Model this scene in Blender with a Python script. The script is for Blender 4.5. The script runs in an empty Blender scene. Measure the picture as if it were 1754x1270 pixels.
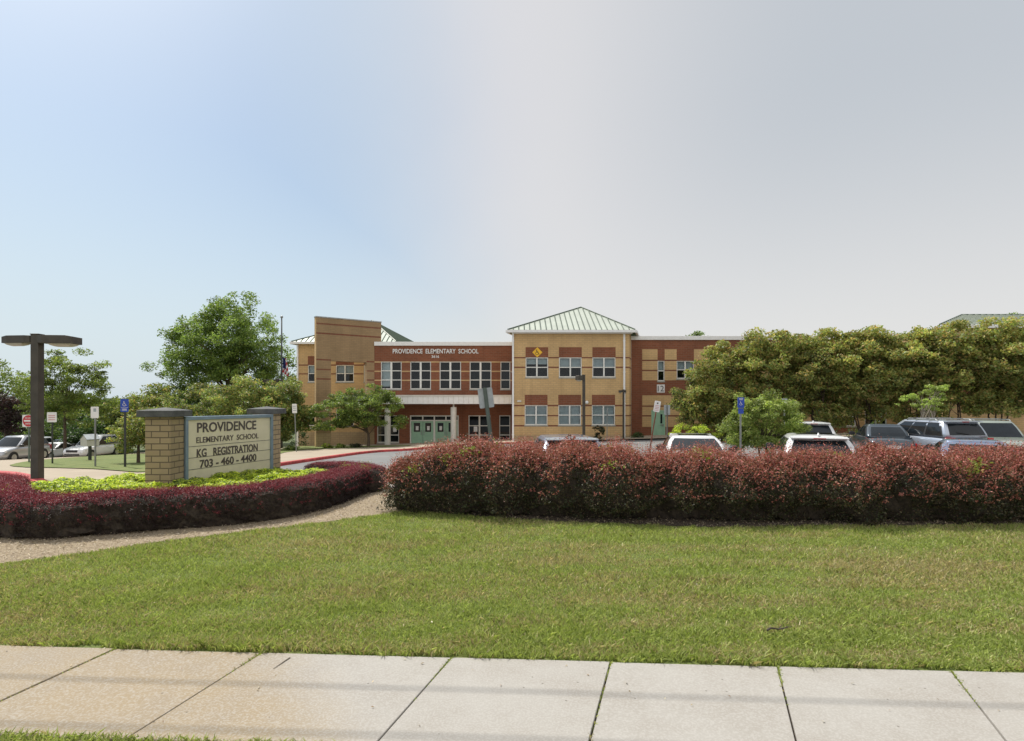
import bpy, bmesh, math, random
import numpy as np
from mathutils import Vector, Matrix

S = bpy.context.scene
COL = S.collection
R = math.radians
random.seed(7)

# ------------------------------------------------------------------ camera, sky, sun
CAMH, HZ, F, CX = 2.6, 690.0, 1000.0, 877.0        # eye height, horizon row, focal length (px of the 1754 px photo), centre column
cam = bpy.data.cameras.new("camera")
cam.sensor_fit = 'HORIZONTAL'
cam.sensor_width = 36.0
cam.lens = 36.0 * F / 1754.0
cam.shift_y = (HZ - 635.0) / 1754.0
cam.clip_start = 0.1
cam.clip_end = 2000.0
camo = bpy.data.objects.new("camera", cam)
COL.objects.link(camo)
camo.location = (0, 0, CAMH)
camo.rotation_euler = (R(90), 0, 0)
S.camera = camo

SUN_EL, SUN_AZ = 55.0, -48.0                         # azimuth from +Y (straight ahead) towards +X
w = bpy.data.worlds.new("World")
S.world = w
w.use_nodes = True
nt = w.node_tree
nt.nodes.clear()
N, Lk = nt.nodes.new, nt.links.new


def mth(nodes, links, op, a, b=None, clamp=False):
    n = nodes.new('ShaderNodeMath')
    n.operation = op
    n.use_clamp = clamp
    for i, v in enumerate((a, b)):
        if v is None:
            continue
        if isinstance(v, (int, float)):
            n.inputs[i].default_value = v
        else:
            links.new(v, n.inputs[i])
    return n.outputs[0]


def smooth(nodes, links, v, lo, hi, a=0.0, b=1.0):
    n = nodes.new('ShaderNodeMapRange')
    n.interpolation_type = 'SMOOTHSTEP'
    links.new(v, n.inputs['Value'])
    n.inputs['From Min'].default_value = lo
    n.inputs['From Max'].default_value = hi
    n.inputs['To Min'].default_value = a
    n.inputs['To Max'].default_value = b
    return n.outputs['Result']


def mixc(nodes, links, fac, a, b, mode='MIX'):
    n = nodes.new('ShaderNodeMix')
    n.data_type = 'RGBA'
    n.blend_type = mode
    for sock, v in ((n.inputs['Factor'], fac), (n.inputs['A'], a), (n.inputs['B'], b)):
        sock = sock if not isinstance(sock, list) else sock[0]
        if isinstance(v, (int, float)):
            sock.default_value = v
        elif isinstance(v, (tuple, list)):
            sock.default_value = tuple(v) if len(v) == 4 else tuple(v) + (1.0,)
        else:
            links.new(v, sock)
    return n


def MIX(nt, fac, a, b, mode='MIX'):
    n = nt.nodes.new('ShaderNodeMix')
    n.data_type = 'RGBA'
    n.blend_type = mode
    for idx, v in ((0, fac), (6, a), (7, b)):
        s = n.inputs[idx]
        if isinstance(v, (int, float)):
            s.default_value = v
        elif isinstance(v, (tuple, list)):
            s.default_value = tuple(v) if len(v) == 4 else tuple(v) + (1.0,)
        else:
            nt.links.new(v, s)
    return n.outputs[2]


sky = N('ShaderNodeTexSky')
sky.sky_type = 'NISHITA'
sky.sun_disc = False
sky.sun_elevation = R(SUN_EL)
sky.sun_rotation = R(SUN_AZ)
sky.air_density = 1.0
sky.dust_density = 2.0
sky.ozone_density = 1.2
skyb = MIX(nt, 1.0, sky.outputs[0], (0.108, 0.118, 0.118), 'MULTIPLY')
tc = N('ShaderNodeTexCoord')
sep = N('ShaderNodeSeparateXYZ')
Lk(tc.outputs['Generated'], sep.inputs[0])
nz = N('ShaderNodeTexNoise')
nz.inputs['Scale'].default_value = 2.2
nz.inputs['Detail'].default_value = 4
Lk(tc.outputs['Generated'], nz.inputs['Vector'])
wob = mth(nt.nodes, nt.links, 'MULTIPLY_ADD', nz.outputs['Fac'], 0.22)
nt.nodes[-1].inputs[2].default_value = -0.11
xx = mth(nt.nodes, nt.links, 'ADD', sep.outputs['X'], wob)
veil = smooth(nt.nodes, nt.links, xx, -0.42, 0.10, 0.12, 0.93)          # thin bright overcast covering the right of the sky
low = smooth(nt.nodes, nt.links, sep.outputs['Z'], 0.50, -0.02, 0.0, 0.9)   # hazy air towards the horizon
fac = mth(nt.nodes, nt.links, 'MAXIMUM', veil, low)
hx = smooth(nt.nodes, nt.links, sep.outputs['X'], -0.1, 0.45)
hazec = MIX(nt, hx, (0.785, 0.77, 0.775), (0.565, 0.60, 0.64))
lo_ = smooth(nt.nodes, nt.links, sep.outputs['Z'], 0.46, 0.03, 0.0, 1.0)
hazec = MIX(nt, lo_, hazec, (0.80, 0.79, 0.775))
hl = smooth(nt.nodes, nt.links, sep.outputs['X'], -0.35, 0.02)
hazec = MIX(nt, hl, (0.68, 0.775, 0.84), hazec)
backf = smooth(nt.nodes, nt.links, sep.outputs['Y'], 0.1, -0.6)
hazec = MIX(nt, backf, hazec, (1.12, 1.08, 1.04))                       # added brightness behind the viewer, to lift the shaded fronts
fac = mth(nt.nodes, nt.links, 'MAXIMUM', fac, mth(nt.nodes, nt.links, 'MULTIPLY', backf, 0.8))
skyc = MIX(nt, fac, skyb, hazec)
bg = N('ShaderNodeBackground')
bg.inputs['Strength'].default_value = 1.0
Lk(skyc, bg.inputs[0])
wo = N('ShaderNodeOutputWorld')
Lk(bg.outputs[0], wo.inputs[0])

sl = bpy.data.lights.new("sun", 'SUN')
sl.energy = 4.6
sl.angle = R(0.6)
sl.color = (1.0, 0.95, 0.86)
so = bpy.data.objects.new("sun", sl)
COL.objects.link(so)
sdir = Vector((math.sin(R(SUN_AZ)) * math.cos(R(SUN_EL)), math.cos(R(SUN_AZ)) * math.cos(R(SUN_EL)), math.sin(R(SUN_EL))))
so.rotation_euler = (-sdir).to_track_quat('-Z', 'Y').to_euler()
so.location = (0, 0, 30)

S.view_settings.view_transform = 'Standard'
S.view_settings.look = 'None'
S.view_settings.exposure = 0.0
S.view_settings.gamma = 1.0
S.cycles.max_bounces = 6
S.cycles.transparent_max_bounces = 8


# ------------------------------------------------------------------ terrain and photo-to-world helpers
def sm(t):
    t = np.clip(t, 0, 1)
    return t * t * (3 - 2 * t)


LX = [-90, -60, -37, -20, -8, 5, 12, 40, 90]
LZ = [-2.8, -2.5, -1.95, -1.25, -0.9, -0.35, -0.12, 0.2, 0.4]


def G(x, y):
    x = np.asarray(x, float)
    y = np.asarray(y, float)
    near = 0.28 * sm((y - 6.4) / 5.6)
    f = np.clip((y - 13) / 34, 0, 1.25)
    return near + f * (np.interp(x, LX, LZ) - 0.28)


def g(x, y):
    return float(G(x, y))


def P(px, py, Z):
    return Vector(((px - CX) * Z / F, Z, CAMH + (HZ - py) * Z / F))


def GP(px, py):
    ys = np.linspace(3, 140, 5481)
    h = CAMH + (HZ - py) * ys / F - G((px - CX) * ys / F, ys)
    i = int(np.argmax(h < 0))
    if h[i] >= 0:
        i = len(ys) - 1
    Z = ys[i]
    return ((px - CX) * Z / F, float(Z))


# ------------------------------------------------------------------ materials
def new_mat(name):
    m = bpy.data.materials.new(name)
    m.use_nodes = True
    nt = m.node_tree
    return m, nt, nt.nodes['Principled BSDF']


def mat(name, col, rough=0.6, metal=0.0, var=0.12, scale=4.0, bump=0.0, bscale=40.0, spec=0.5, coat=0.0, detail=5):
    m, nt, b = new_mat(name)
    tc = nt.nodes.new('ShaderNodeTexCoord')
    n = nt.nodes.new('ShaderNodeTexNoise')
    n.inputs['Scale'].default_value = scale
    n.inputs['Detail'].default_value = detail
    nt.links.new(tc.outputs['Object'], n.inputs['Vector'])
    lo = tuple(c * (1 - var) for c in col)
    hi = tuple(min(1, c * (1 + var)) for c in col)
    r = smooth(nt.nodes, nt.links, n.outputs['Fac'], 0.3, 0.7)
    nt.links.new(MIX(nt, r, lo, hi), b.inputs['Base Color'])
    b.inputs['Roughness'].default_value = rough
    b.inputs['Metallic'].default_value = metal
    b.inputs['Specular IOR Level'].default_value = spec
    if coat:
        b.inputs['Coat Weight'].default_value = coat
        b.inputs['Coat Roughness'].default_value = 0.05
    if bump:
        n2 = nt.nodes.new('ShaderNodeTexNoise')
        n2.inputs['Scale'].default_value = bscale
        n2.inputs['Detail'].default_value = 6
        nt.links.new(tc.outputs['Object'], n2.inputs['Vector'])
        bp = nt.nodes.new('ShaderNodeBump')
        bp.inputs['Strength'].default_value = bump
        bp.inputs['Distance'].default_value = 0.02
        nt.links.new(n2.outputs['Fac'], bp.inputs['Height'])
        nt.links.new(bp.outputs[0], b.inputs['Normal'])
    return m


def brick_mat(name, c1, c2, mortar, bw=0.40, bh=0.145, ms=0.016):
    m, nt, b = new_mat(name)
    tc = nt.nodes.new('ShaderNodeTexCoord')
    sp = nt.nodes.new('ShaderNodeSeparateXYZ')
    nt.links.new(tc.outputs['Object'], sp.inputs[0])
    h = mth(nt.nodes, nt.links, 'ADD', sp.outputs['X'], sp.outputs['Y'])
    cb = nt.nodes.new('ShaderNodeCombineXYZ')
    nt.links.new(h, cb.inputs[0])
    nt.links.new(sp.outputs['Z'], cb.inputs[1])
    br = nt.nodes.new('ShaderNodeTexBrick')
    nt.links.new(cb.outputs[0], br.inputs['Vector'])
    br.inputs['Color1'].default_value = c1 + (1,)
    br.inputs['Color2'].default_value = c2 + (1,)
    br.inputs['Mortar'].default_value = mortar + (1,)
    br.inputs['Scale'].default_value = 1.0
    br.inputs['Mortar Size'].default_value = ms
    br.inputs['Mortar Smooth'].default_value = 0.1
    br.inputs['Brick Width'].default_value = bw
    br.inputs['Row Height'].default_value = bh
    n = nt.nodes.new('ShaderNodeTexNoise')
    n.inputs['Scale'].default_value = 0.5
    n.inputs['Detail'].default_value = 6
    nt.links.new(tc.outputs['Object'], n.inputs['Vector'])
    r = smooth(nt.nodes, nt.links, n.outputs['Fac'], 0.3, 0.75, 0.86, 1.08)
    cc = nt.nodes.new('ShaderNodeCombineXYZ')
    for i in range(3):
        nt.links.new(r, cc.inputs[i])
    mp = nt.nodes.new('ShaderNodeMapping')
    mp.inputs['Scale'].default_value = (2.2, 2.2, 0.16)
    nt.links.new(tc.outputs['Object'], mp.inputs['Vector'])
    ns = nt.nodes.new('ShaderNodeTexNoise')
    ns.inputs['Scale'].default_value = 1.0
    ns.inputs['Detail'].default_value = 6
    nt.links.new(mp.outputs[0], ns.inputs['Vector'])
    st = smooth(nt.nodes, nt.links, ns.outputs['Fac'], 0.50, 0.74, 0.0, 0.30)
    bc = MIX(nt, 1.0, br.outputs['Color'], cc.outputs[0], 'MULTIPLY')
    nt.links.new(MIX(nt, st, bc, tuple(c * 0.6 for c in c1)), b.inputs['Base Color'])
    b.inputs['Roughness'].default_value = 0.85
    bp = nt.nodes.new('ShaderNodeBump')
    bp.inputs['Strength'].default_value = 0.4
    bp.inputs['Distance'].default_value = 0.01
    bp.invert = True
    nt.links.new(br.outputs['Fac'], bp.inputs['Height'])
    nt.links.new(bp.outputs[0], b.inputs['Normal'])
    return m


def leaf_mat(name, trans=0.42, rough=0.5):
    m, nt, b = new_mat(name)
    at = nt.nodes.new('ShaderNodeAttribute')
    at.attribute_name = 'leaf_color'
    nt.links.new(at.outputs['Color'], b.inputs['Base Color'])
    b.inputs['Roughness'].default_value = rough
    b.inputs['Specular IOR Level'].default_value = 0.35
    tr = nt.nodes.new('ShaderNodeBsdfTranslucent')
    tcol = MIX(nt, 1.0, at.outputs['Color'], (1.4, 1.45, 0.95), 'MULTIPLY')
    nt.links.new(tcol, tr.inputs['Color'])
    mx = nt.nodes.new('ShaderNodeMixShader')
    mx.inputs[0].default_value = trans
    nt.links.new(b.outputs[0], mx.inputs[1])
    nt.links.new(tr.outputs[0], mx.inputs[2])
    nt.links.new(mx.outputs[0], nt.nodes['Material Output'].inputs['Surface'])
    return m


def glass_mat(name, tint=(0.60, 0.66, 0.68), gl=0.02):
    m, nt, b = new_mat(name)
    nt.nodes.remove(b)
    t = nt.nodes.new('ShaderNodeBsdfTransparent')
    t.inputs['Color'].default_value = tint + (1,)
    gs = nt.nodes.new('ShaderNodeBsdfGlossy')
    gs.inputs['Roughness'].default_value = 0.03
    gs.inputs['Color'].default_value = (0.9, 0.95, 1, 1)
    lw = nt.nodes.new('ShaderNodeLayerWeight')
    lw.inputs['Blend'].default_value = 0.35
    f = mth(nt.nodes, nt.links, 'ADD', mth(nt.nodes, nt.links, 'MULTIPLY', lw.outputs['Fresnel'], 0.22), gl, True)
    mx = nt.nodes.new('ShaderNodeMixShader')
    nt.links.new(f, mx.inputs[0])
    nt.links.new(t.outputs[0], mx.inputs[1])
    nt.links.new(gs.outputs[0], mx.inputs[2])
    nt.links.new(mx.outputs[0], nt.nodes['Material Output'].inputs['Surface'])
    return m


def patchy(name, cols, scale, rough=0.9, bump=0.3, bscale=60, detail=8, distort=0.3, stretch=None):
    """ground material: a colour ramp over layered noise"""
    m, nt, b = new_mat(name)
    tc = nt.nodes.new('ShaderNodeTexCoord')
    vec = tc.outputs['Object']
    if stretch:
        mp = nt.nodes.new('ShaderNodeMapping')
        mp.inputs['Scale'].default_value = stretch
        nt.links.new(vec, mp.inputs['Vector'])
        vec = mp.outputs[0]
    n = nt.nodes.new('ShaderNodeTexNoise')
    n.inputs['Scale'].default_value = scale
    n.inputs['Detail'].default_value = detail
    n.inputs['Roughness'].default_value = 0.65
    n.inputs['Distortion'].default_value = distort
    nt.links.new(vec, n.inputs['Vector'])
    n2 = nt.nodes.new('ShaderNodeTexNoise')
    n2.inputs['Scale'].default_value = bscale
    n2.inputs['Detail'].default_value = 4
    nt.links.new(tc.outputs['Object'], n2.inputs['Vector'])
    s = mth(nt.nodes, nt.links, 'ADD', mth(nt.nodes, nt.links, 'MULTIPLY', n.outputs['Fac'], 0.6), mth(nt.nodes, nt.links, 'MULTIPLY', n2.outputs['Fac'], 0.4))
    cr = nt.nodes.new('ShaderNodeValToRGB')
    e = cr.color_ramp.elements
    e[0].position, e[0].color = cols[0][0], cols[0][1] + (1,)
    e[1].position, e[1].color = cols[-1][0], cols[-1][1] + (1,)
    for p, c in cols[1:-1]:
        k = e.new(p)
        k.color = c + (1,)
    nt.links.new(s, cr.inputs[0])
    nt.links.new(cr.outputs[0], b.inputs['Base Color'])
    b.inputs['Roughness'].default_value = rough
    bp = nt.nodes.new('ShaderNodeBump')
    bp.inputs['Strength'].default_value = bump
    bp.inputs['Distance'].default_value = 0.02
    nt.links.new(n2.outputs['Fac'], bp.inputs['Height'])
    nt.links.new(bp.outputs[0], b.inputs['Normal'])
    return m


M = {}
M['tan'] = brick_mat('tan_brick', (0.56, 0.375, 0.175), (0.62, 0.42, 0.20), (0.46, 0.32, 0.17))
M['red'] = brick_mat('red_brick', (0.20, 0.066, 0.030), (0.25, 0.082, 0.038), (0.22, 0.115, 0.07))
M['band'] = brick_mat('dark_red_brick', (0.17, 0.055, 0.03), (0.20, 0.062, 0.034), (0.2, 0.1, 0.06))
M['cmu'] = brick_mat('split_face_block', (0.40, 0.30, 0.17), (0.44, 0.33, 0.19), (0.3, 0.22, 0.13), 0.4, 0.2, 0.012)
M['tower'] = brick_mat('shaded_tower_brick', (0.30, 0.20, 0.105), (0.335, 0.225, 0.118), (0.26, 0.185, 0.105))  # tan brick darkened, so the screen wall's shade sits in its colour
M['pier'] = brick_mat('pier_brick', (0.39, 0.305, 0.18), (0.33, 0.25, 0.145), (0.13, 0.10, 0.065), 0.40, 0.1435, 0.013)
M['cap'] = mat('cap_concrete', (0.075, 0.078, 0.078), 0.8, var=0.3, bump=0.3)
M['white'] = mat('white_paint', (0.78, 0.78, 0.77), 0.45, var=0.04)
M['offwhite'] = mat('column_paint', (0.62, 0.61, 0.56), 0.6, var=0.06)
M['frame'] = mat('window_frame', (0.72, 0.72, 0.68), 0.45, var=0.05)
M['sill'] = mat('sill_metal', (0.34, 0.34, 0.30), 0.5)
M['glass'] = glass_mat('window_glass')
M['blind'] = mat('window_blind', (0.66, 0.70, 0.70), 0.7, var=0.06)
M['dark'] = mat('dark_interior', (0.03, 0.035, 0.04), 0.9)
M['paper'] = mat('paper_notice', (0.75, 0.75, 0.75), 0.8)
M['roof'] = mat('pale_green_metal_roof', (0.60, 0.65, 0.56), 0.30, metal=0.35, var=0.06, scale=1.0)
M['rib'] = mat('roof_seam', (0.045, 0.075, 0.045), 0.5)
M['door'] = mat('mint_door', (0.30, 0.50, 0.36), 0.45, var=0.05)
M['metal'] = mat('grey_metal', (0.30, 0.31, 0.31), 0.45, metal=0.6)
M['bronze'] = mat('bronze_lamp', (0.055, 0.047, 0.036), 0.5, metal=0.2, var=0.2)
M['lens'] = mat('lamp_lens', (0.45, 0.42, 0.34), 0.25)
M['signback'] = mat('sign_back', (0.33, 0.36, 0.37), 0.45, metal=0.4)
M['signwhite'] = mat('sign_white', (0.72, 0.71, 0.70), 0.5, var=0.05)
M['signred'] = mat('sign_red', (0.46, 0.03, 0.035), 0.5, var=0.05)
M['palered'] = mat('faded_red_print', (0.55, 0.30, 0.30), 0.6)
M['signblue'] = mat('sign_blue', (0.012, 0.055, 0.36), 0.45, var=0.05)
M['yellow'] = mat('sign_yellow', (0.78, 0.45, 0.02), 0.5, var=0.05)
M['black'] = mat('black_print', (0.02, 0.02, 0.02), 0.6)
M['greypost'] = mat('galvanised_post', (0.22, 0.23, 0.22), 0.5, metal=0.4)
M['darkpost'] = mat('dark_post', (0.03, 0.035, 0.03), 0.6)
M['greenpost'] = mat('dull_green_post', (0.10, 0.13, 0.11), 0.6)
M['rust'] = mat('rusty_post', (0.16, 0.05, 0.03), 0.8, var=0.3)
M['panel'] = mat('sign_panel_cream', (0.64, 0.59, 0.43), 0.4, var=0.05)
M['bluemetal'] = mat('blue_grey_frame', (0.20, 0.27, 0.33), 0.4, metal=0.3, var=0.1)
M['letter'] = mat('brown_letter', (0.075, 0.06, 0.055), 0.5)
M['bark'] = mat('bark', (0.09, 0.065, 0.045), 0.9, var=0.35, scale=9, bump=0.6)
M['palebark'] = mat('pale_bark', (0.36, 0.31, 0.25), 0.9, var=0.25, scale=9, bump=0.4)
M['twigs'] = mat('shrub_twigs', (0.035, 0.026, 0.018), 0.95, var=0.4, scale=14, bump=0.8, bscale=30)
M['leaf'] = leaf_mat('foliage')
M['leafdull'] = leaf_mat('hedge_foliage', 0.22)
M['blade'] = leaf_mat('grass_blade', 0.30)
M['kerbred'] = mat('red_painted_kerb', (0.42, 0.055, 0.055), 0.75, var=0.3, scale=3)
M['kerb'] = mat('kerb_concrete', (0.50, 0.47, 0.43), 0.85, var=0.15)
M['walk'] = patchy('plaza_concrete', [(0.3, (0.29, 0.235, 0.175)), (0.5, (0.36, 0.30, 0.225)), (0.7, (0.42, 0.355, 0.28))], 0.6, bump=0.05)
M['asphalt'] = patchy('asphalt', [(0.3, (0.13, 0.135, 0.137)), (0.5, (0.175, 0.178, 0.178)), (0.7, (0.225, 0.222, 0.215))], 0.35, bump=0.2, bscale=90)
M['mulch'] = patchy('bark_mulch', [(0.32, (0.07, 0.047, 0.03)), (0.43, (0.22, 0.165, 0.105)), (0.53, (0.33, 0.265, 0.18)), (0.66, (0.52, 0.44, 0.33))], 26, bump=1.0, bscale=60, distort=0.6)
M['soil'] = patchy('soil', [(0.35, (0.03, 0.022, 0.016)), (0.6, (0.08, 0.06, 0.04))], 6, bump=0.8)
M['turf'] = patchy('turf', [(0.34, (0.085, 0.11, 0.020)), (0.5, (0.120, 0.160, 0.032)), (0.62, (0.19, 0.19, 0.06))], 1.2, bump=0.6, bscale=80)
M['fargrass'] = patchy('far_grass', [(0.35, (0.06, 0.085, 0.025)), (0.6, (0.10, 0.13, 0.04))], 0.5)
M['tyre'] = mat('tyre', (0.02, 0.02, 0.02), 0.85)
M['rim'] = mat('alloy', (0.45, 0.45, 0.46), 0.3, metal=0.8)
M['carglass'] = mat('car_glass', (0.012, 0.016, 0.020), 0.05, spec=0.35)
M['trim'] = mat('black_trim', (0.02, 0.02, 0.022), 0.5)
M['headlamp'] = mat('headlamp', (0.65, 0.66, 0.66), 0.12, spec=0.8)
M['tail'] = mat('tail_lamp', (0.42, 0.02, 0.02), 0.2)
M['mailbox'] = mat('box_enamel', (0.50, 0.48, 0.43), 0.5, var=0.08)
M['flagblue'] = mat('flag_blue', (0.02, 0.035, 0.16), 0.8)
M['flagred'] = mat('flag_red', (0.40, 0.03, 0.04), 0.8)
M['flagwhite'] = mat('flag_white', (0.7, 0.7, 0.7), 0.8)
M['wood'] = mat('dead_wood', (0.07, 0.055, 0.045), 0.9)


def paint(name, col, metal=0.3):
    return mat(name, col, 0.28, metal=metal, var=0.03, coat=0.8, scale=1.0)


# ------------------------------------------------------------------ mesh helpers
def link(name, me, parent=None, loc=(0, 0, 0), rot=(0, 0, 0)):
    o = bpy.data.objects.new(name, me)
    COL.objects.link(o)
    o.location = loc
    o.rotation_euler = rot
    if parent is not None:
        o.parent = parent
    return o


def tag(o, label=None, cat=None, group=None, kind=None):
    for k, v in (('label', label), ('category', cat), ('group', group), ('kind', kind)):
        if v:
            o[k] = v
    return o


def thing(name, label, cat, loc=(0, 0, 0), rz=0.0, group=None):
    o = link(name, None, None, loc, (0, 0, rz))
    o.empty_display_size = 0.2
    return tag(o, label, cat, group)


class MB:
    def __init__(s):
        s.v, s.f, s.m = [], [], []

    def face(s, pts, m=0):
        i = len(s.v)
        s.v += [tuple(p) for p in pts]
        s.f.append(tuple(range(i, i + len(pts))))
        s.m.append(m)

    def box(s, x0, x1, y0, y1, z0, z1, m=0, T=None):
        i = len(s.v)
        c = [(x0, y0, z0), (x1, y0, z0), (x1, y1, z0), (x0, y1, z0), (x0, y0, z1), (x1, y0, z1), (x1, y1, z1), (x0, y1, z1)]
        if T is not None:
            c = [tuple(T @ Vector(p)) for p in c]
        s.v += c
        for q in ((3, 2, 1, 0), (4, 5, 6, 7), (0, 1, 5, 4), (1, 2, 6, 5), (2, 3, 7, 6), (3, 0, 4, 7)):
            s.f.append(tuple(i + k for k in q))
            s.m.append(m)

    def tube(s, pts, rad, seg=8, m=0, cap=True):
        pts = [Vector(p) for p in pts]
        if not hasattr(rad, '__len__'):
            rad = [rad] * len(pts)
        i0 = len(s.v)
        n = len(pts)
        prev = None
        for k, p in enumerate(pts):
            d = (pts[min(k + 1, n - 1)] - pts[max(k - 1, 0)]).normalized()
            a = prev if prev is not None else (Vector((1, 0, 0)) if abs(d.x) < 0.8 else Vector((0, 1, 0)))
            u = (a - d * a.dot(d)).normalized()
            prev = u
            v = d.cross(u)
            for j in range(seg):
                t = 2 * math.pi * j / seg
                s.v.append(tuple(p + (u * math.cos(t) + v * math.sin(t)) * rad[k]))
        for k in range(n - 1):
            for j in range(seg):
                a, b = i0 + k * seg + j, i0 + k * seg + (j + 1) % seg
                s.f.append((a, b, b + seg, a + seg))
                s.m.append(m)
        if cap:
            s.f.append(tuple(i0 + j for j in reversed(range(seg))))
            s.f.append(tuple(i0 + (n - 1) * seg + j for j in range(seg)))
            s.m += [m, m]

    def loft(s, rings, m=0, cap=True, closed=True):
        i0 = len(s.v)
        k = len(rings[0])
        for r in rings:
            s.v += [tuple(p) for p in r]
        for a in range(len(rings) - 1):
            for j in range(k if closed else k - 1):
                p, q = i0 + a * k + j, i0 + a * k + (j + 1) % k
                s.f.append((p, q, q + k, p + k))
                s.m.append(m)
        if cap:
            s.f.append(tuple(i0 + j for j in reversed(range(k))))
            s.f.append(tuple(i0 + (len(rings) - 1) * k + j for j in range(k)))
            s.m += [m, m]

    def build(s, name, mats, parent=None, smooth=False, loc=(0, 0, 0), bevel=0.0, rot=(0, 0, 0)):
        me = bpy.data.meshes.new(name)
        me.from_pydata(s.v, [], s.f)
        mats = mats if isinstance(mats, (list, tuple)) else [mats]
        for m in mats:
            me.materials.append(m)
        if len(mats) > 1:
            me.polygons.foreach_set('material_index', s.m)
        if smooth:
            me.polygons.foreach_set('use_smooth', [True] * len(me.polygons))
        me.update()
        o = link(name, me, parent, loc, rot)
        if bevel:
            b = o.modifiers.new('bevel', 'BEVEL')
            b.width = bevel
            b.segments = 2
            b.limit_method = 'ANGLE'
        return o


def np_mesh(name, verts, nper, material, cols=None, parent=None):
    """N polygons of nper corners each, given as an (N*nper, 3) array; cols is one colour per polygon"""
    nv = len(verts)
    nf = nv // nper
    me = bpy.data.meshes.new(name)
    me.vertices.add(nv)
    me.vertices.foreach_set('co', np.ascontiguousarray(verts, np.float32).ravel())
    me.loops.add(nv)
    me.loops.foreach_set('vertex_index', np.arange(nv, dtype=np.int32))
    me.polygons.add(nf)
    me.polygons.foreach_set('loop_start', np.arange(0, nv, nper, dtype=np.int32))
    me.update(calc_edges=True)
    if cols is not None:
        a = me.color_attributes.new('leaf_color', 'FLOAT_COLOR', 'POINT')
        c = np.ones((nv, 4), np.float32)
        c[:, :3] = np.repeat(cols, nper, axis=0)
        a.data.foreach_set('color', c.ravel())
    me.materials.append(material)
    return link(name, me, parent)


def leaf_mesh(name, C, size, cols, material, parent=None, up=0.35, aspect=0.5, rng=None, axis=None):
    """kite-shaped leaves, one quad each, at the points C"""
    n = len(C)
    rng = rng or np.random.default_rng(1)
    nrm = rng.normal(size=(n, 3))
    nrm[:, 2] = np.abs(nrm[:, 2]) + up
    nrm /= np.linalg.norm(nrm, axis=1)[:, None]
    a = rng.normal(size=(n, 3)) if axis is None else axis + rng.normal(size=(n, 3)) * 0.35
    a -= nrm * (a * nrm).sum(1)[:, None]
    a /= np.linalg.norm(a, axis=1)[:, None] + 1e-9
    b = np.cross(nrm, a)
    s = (np.ones(n) * size * rng.uniform(0.6, 1.3, n))[:, None]
    V = np.stack([C - a * s * 0.5, C + b * s * aspect * 0.5 + a * s * 0.05 + nrm * s * 0.06, C + a * s * 0.5, C - b * s * aspect * 0.5 + a * s * 0.05 + nrm * s * 0.06], 1).reshape(-1, 3)
    return np_mesh(name, V, 4, material, cols, parent)


def pick(rng, pal, n, jit=0.18):
    pal = np.array(pal)
    i = rng.integers(0, len(pal), n)
    t = rng.uniform(0, 1, (n, 1))
    j = rng.integers(0, len(pal), n)
    c = pal[i] * (1 - t * 0.5) + pal[j] * t * 0.5
    return np.clip(c * (1 + rng.normal(size=(n, 1)) * jit), 0.004, 1)


def vnoise(rng, p, cells, amp=1.0):
    """smooth pseudo noise as a sum of random waves"""
    out = np.zeros(len(p))
    for c in cells:
        for _ in range(4):
            k = rng.normal(size=p.shape[1])
            k *= 2 * np.pi / c / np.linalg.norm(k)
            out += np.sin(p @ k + rng.uniform(0, 6.28)) / (4 * len(cells)) ** 0.5
    return out * amp


XL = sorted(set(list(range(-400, -80, 40)) + list(range(-80, -16, 2)) + [round(-16 + .8 * i, 3) for i in range(41)] + list(range(18, 80, 2)) + list(range(80, 401, 40))))
YL = sorted(set(list(range(-20, 4, 6)) + [4 + .5 * i for i in range(25)] + list(range(18, 72, 2)) + list(range(80, 601, 60))))


def sheet(name, pts, off, material, kind='structure'):
    bm = bmesh.new()
    f = bm.faces.new([bm.verts.new((x, y, 0)) for x, y in pts])
    if f.normal.z < 0:
        f.normal_flip()
    bm.normal_update()
    bmesh.ops.triangulate(bm, faces=bm.faces[:])
    xs, ys = [p[0] for p in pts], [p[1] for p in pts]
    for i, LL, nrm in ((0, [x for x in XL if min(xs) < x < max(xs)], (1, 0, 0)), (1, [y for y in YL if min(ys) < y < max(ys)], (0, 1, 0))):
        for c in LL:
            co = (c, 0, 0) if i == 0 else (0, c, 0)
            bmesh.ops.bisect_plane(bm, geom=bm.verts[:] + bm.edges[:] + bm.faces[:], plane_co=co, plane_no=nrm, dist=1e-5)
    bmesh.ops.recalc_face_normals(bm, faces=bm.faces[:])
    for v in bm.verts:
        v.co.z = g(v.co.x, v.co.y) + off
    bm.normal_update()
    if sum(f.normal.z for f in bm.faces) < 0:
        bmesh.ops.reverse_faces(bm, faces=bm.faces[:])
    me = bpy.data.meshes.new(name)
    bm.to_mesh(me)
    bm.free()
    me.materials.append(material)
    o = link(name, me)
    return tag(o, kind=kind)


def resample(path, step):
    out = []
    for (x0, y0), (x1, y1) in zip(path[:-1], path[1:]):
        n = max(1, int(math.hypot(x1 - x0, y1 - y0) / step))
        out += [(x0 + (x1 - x0) * i / n, y0 + (y1 - y0) * i / n) for i in range(n)]
    return out + [path[-1]]


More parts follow.
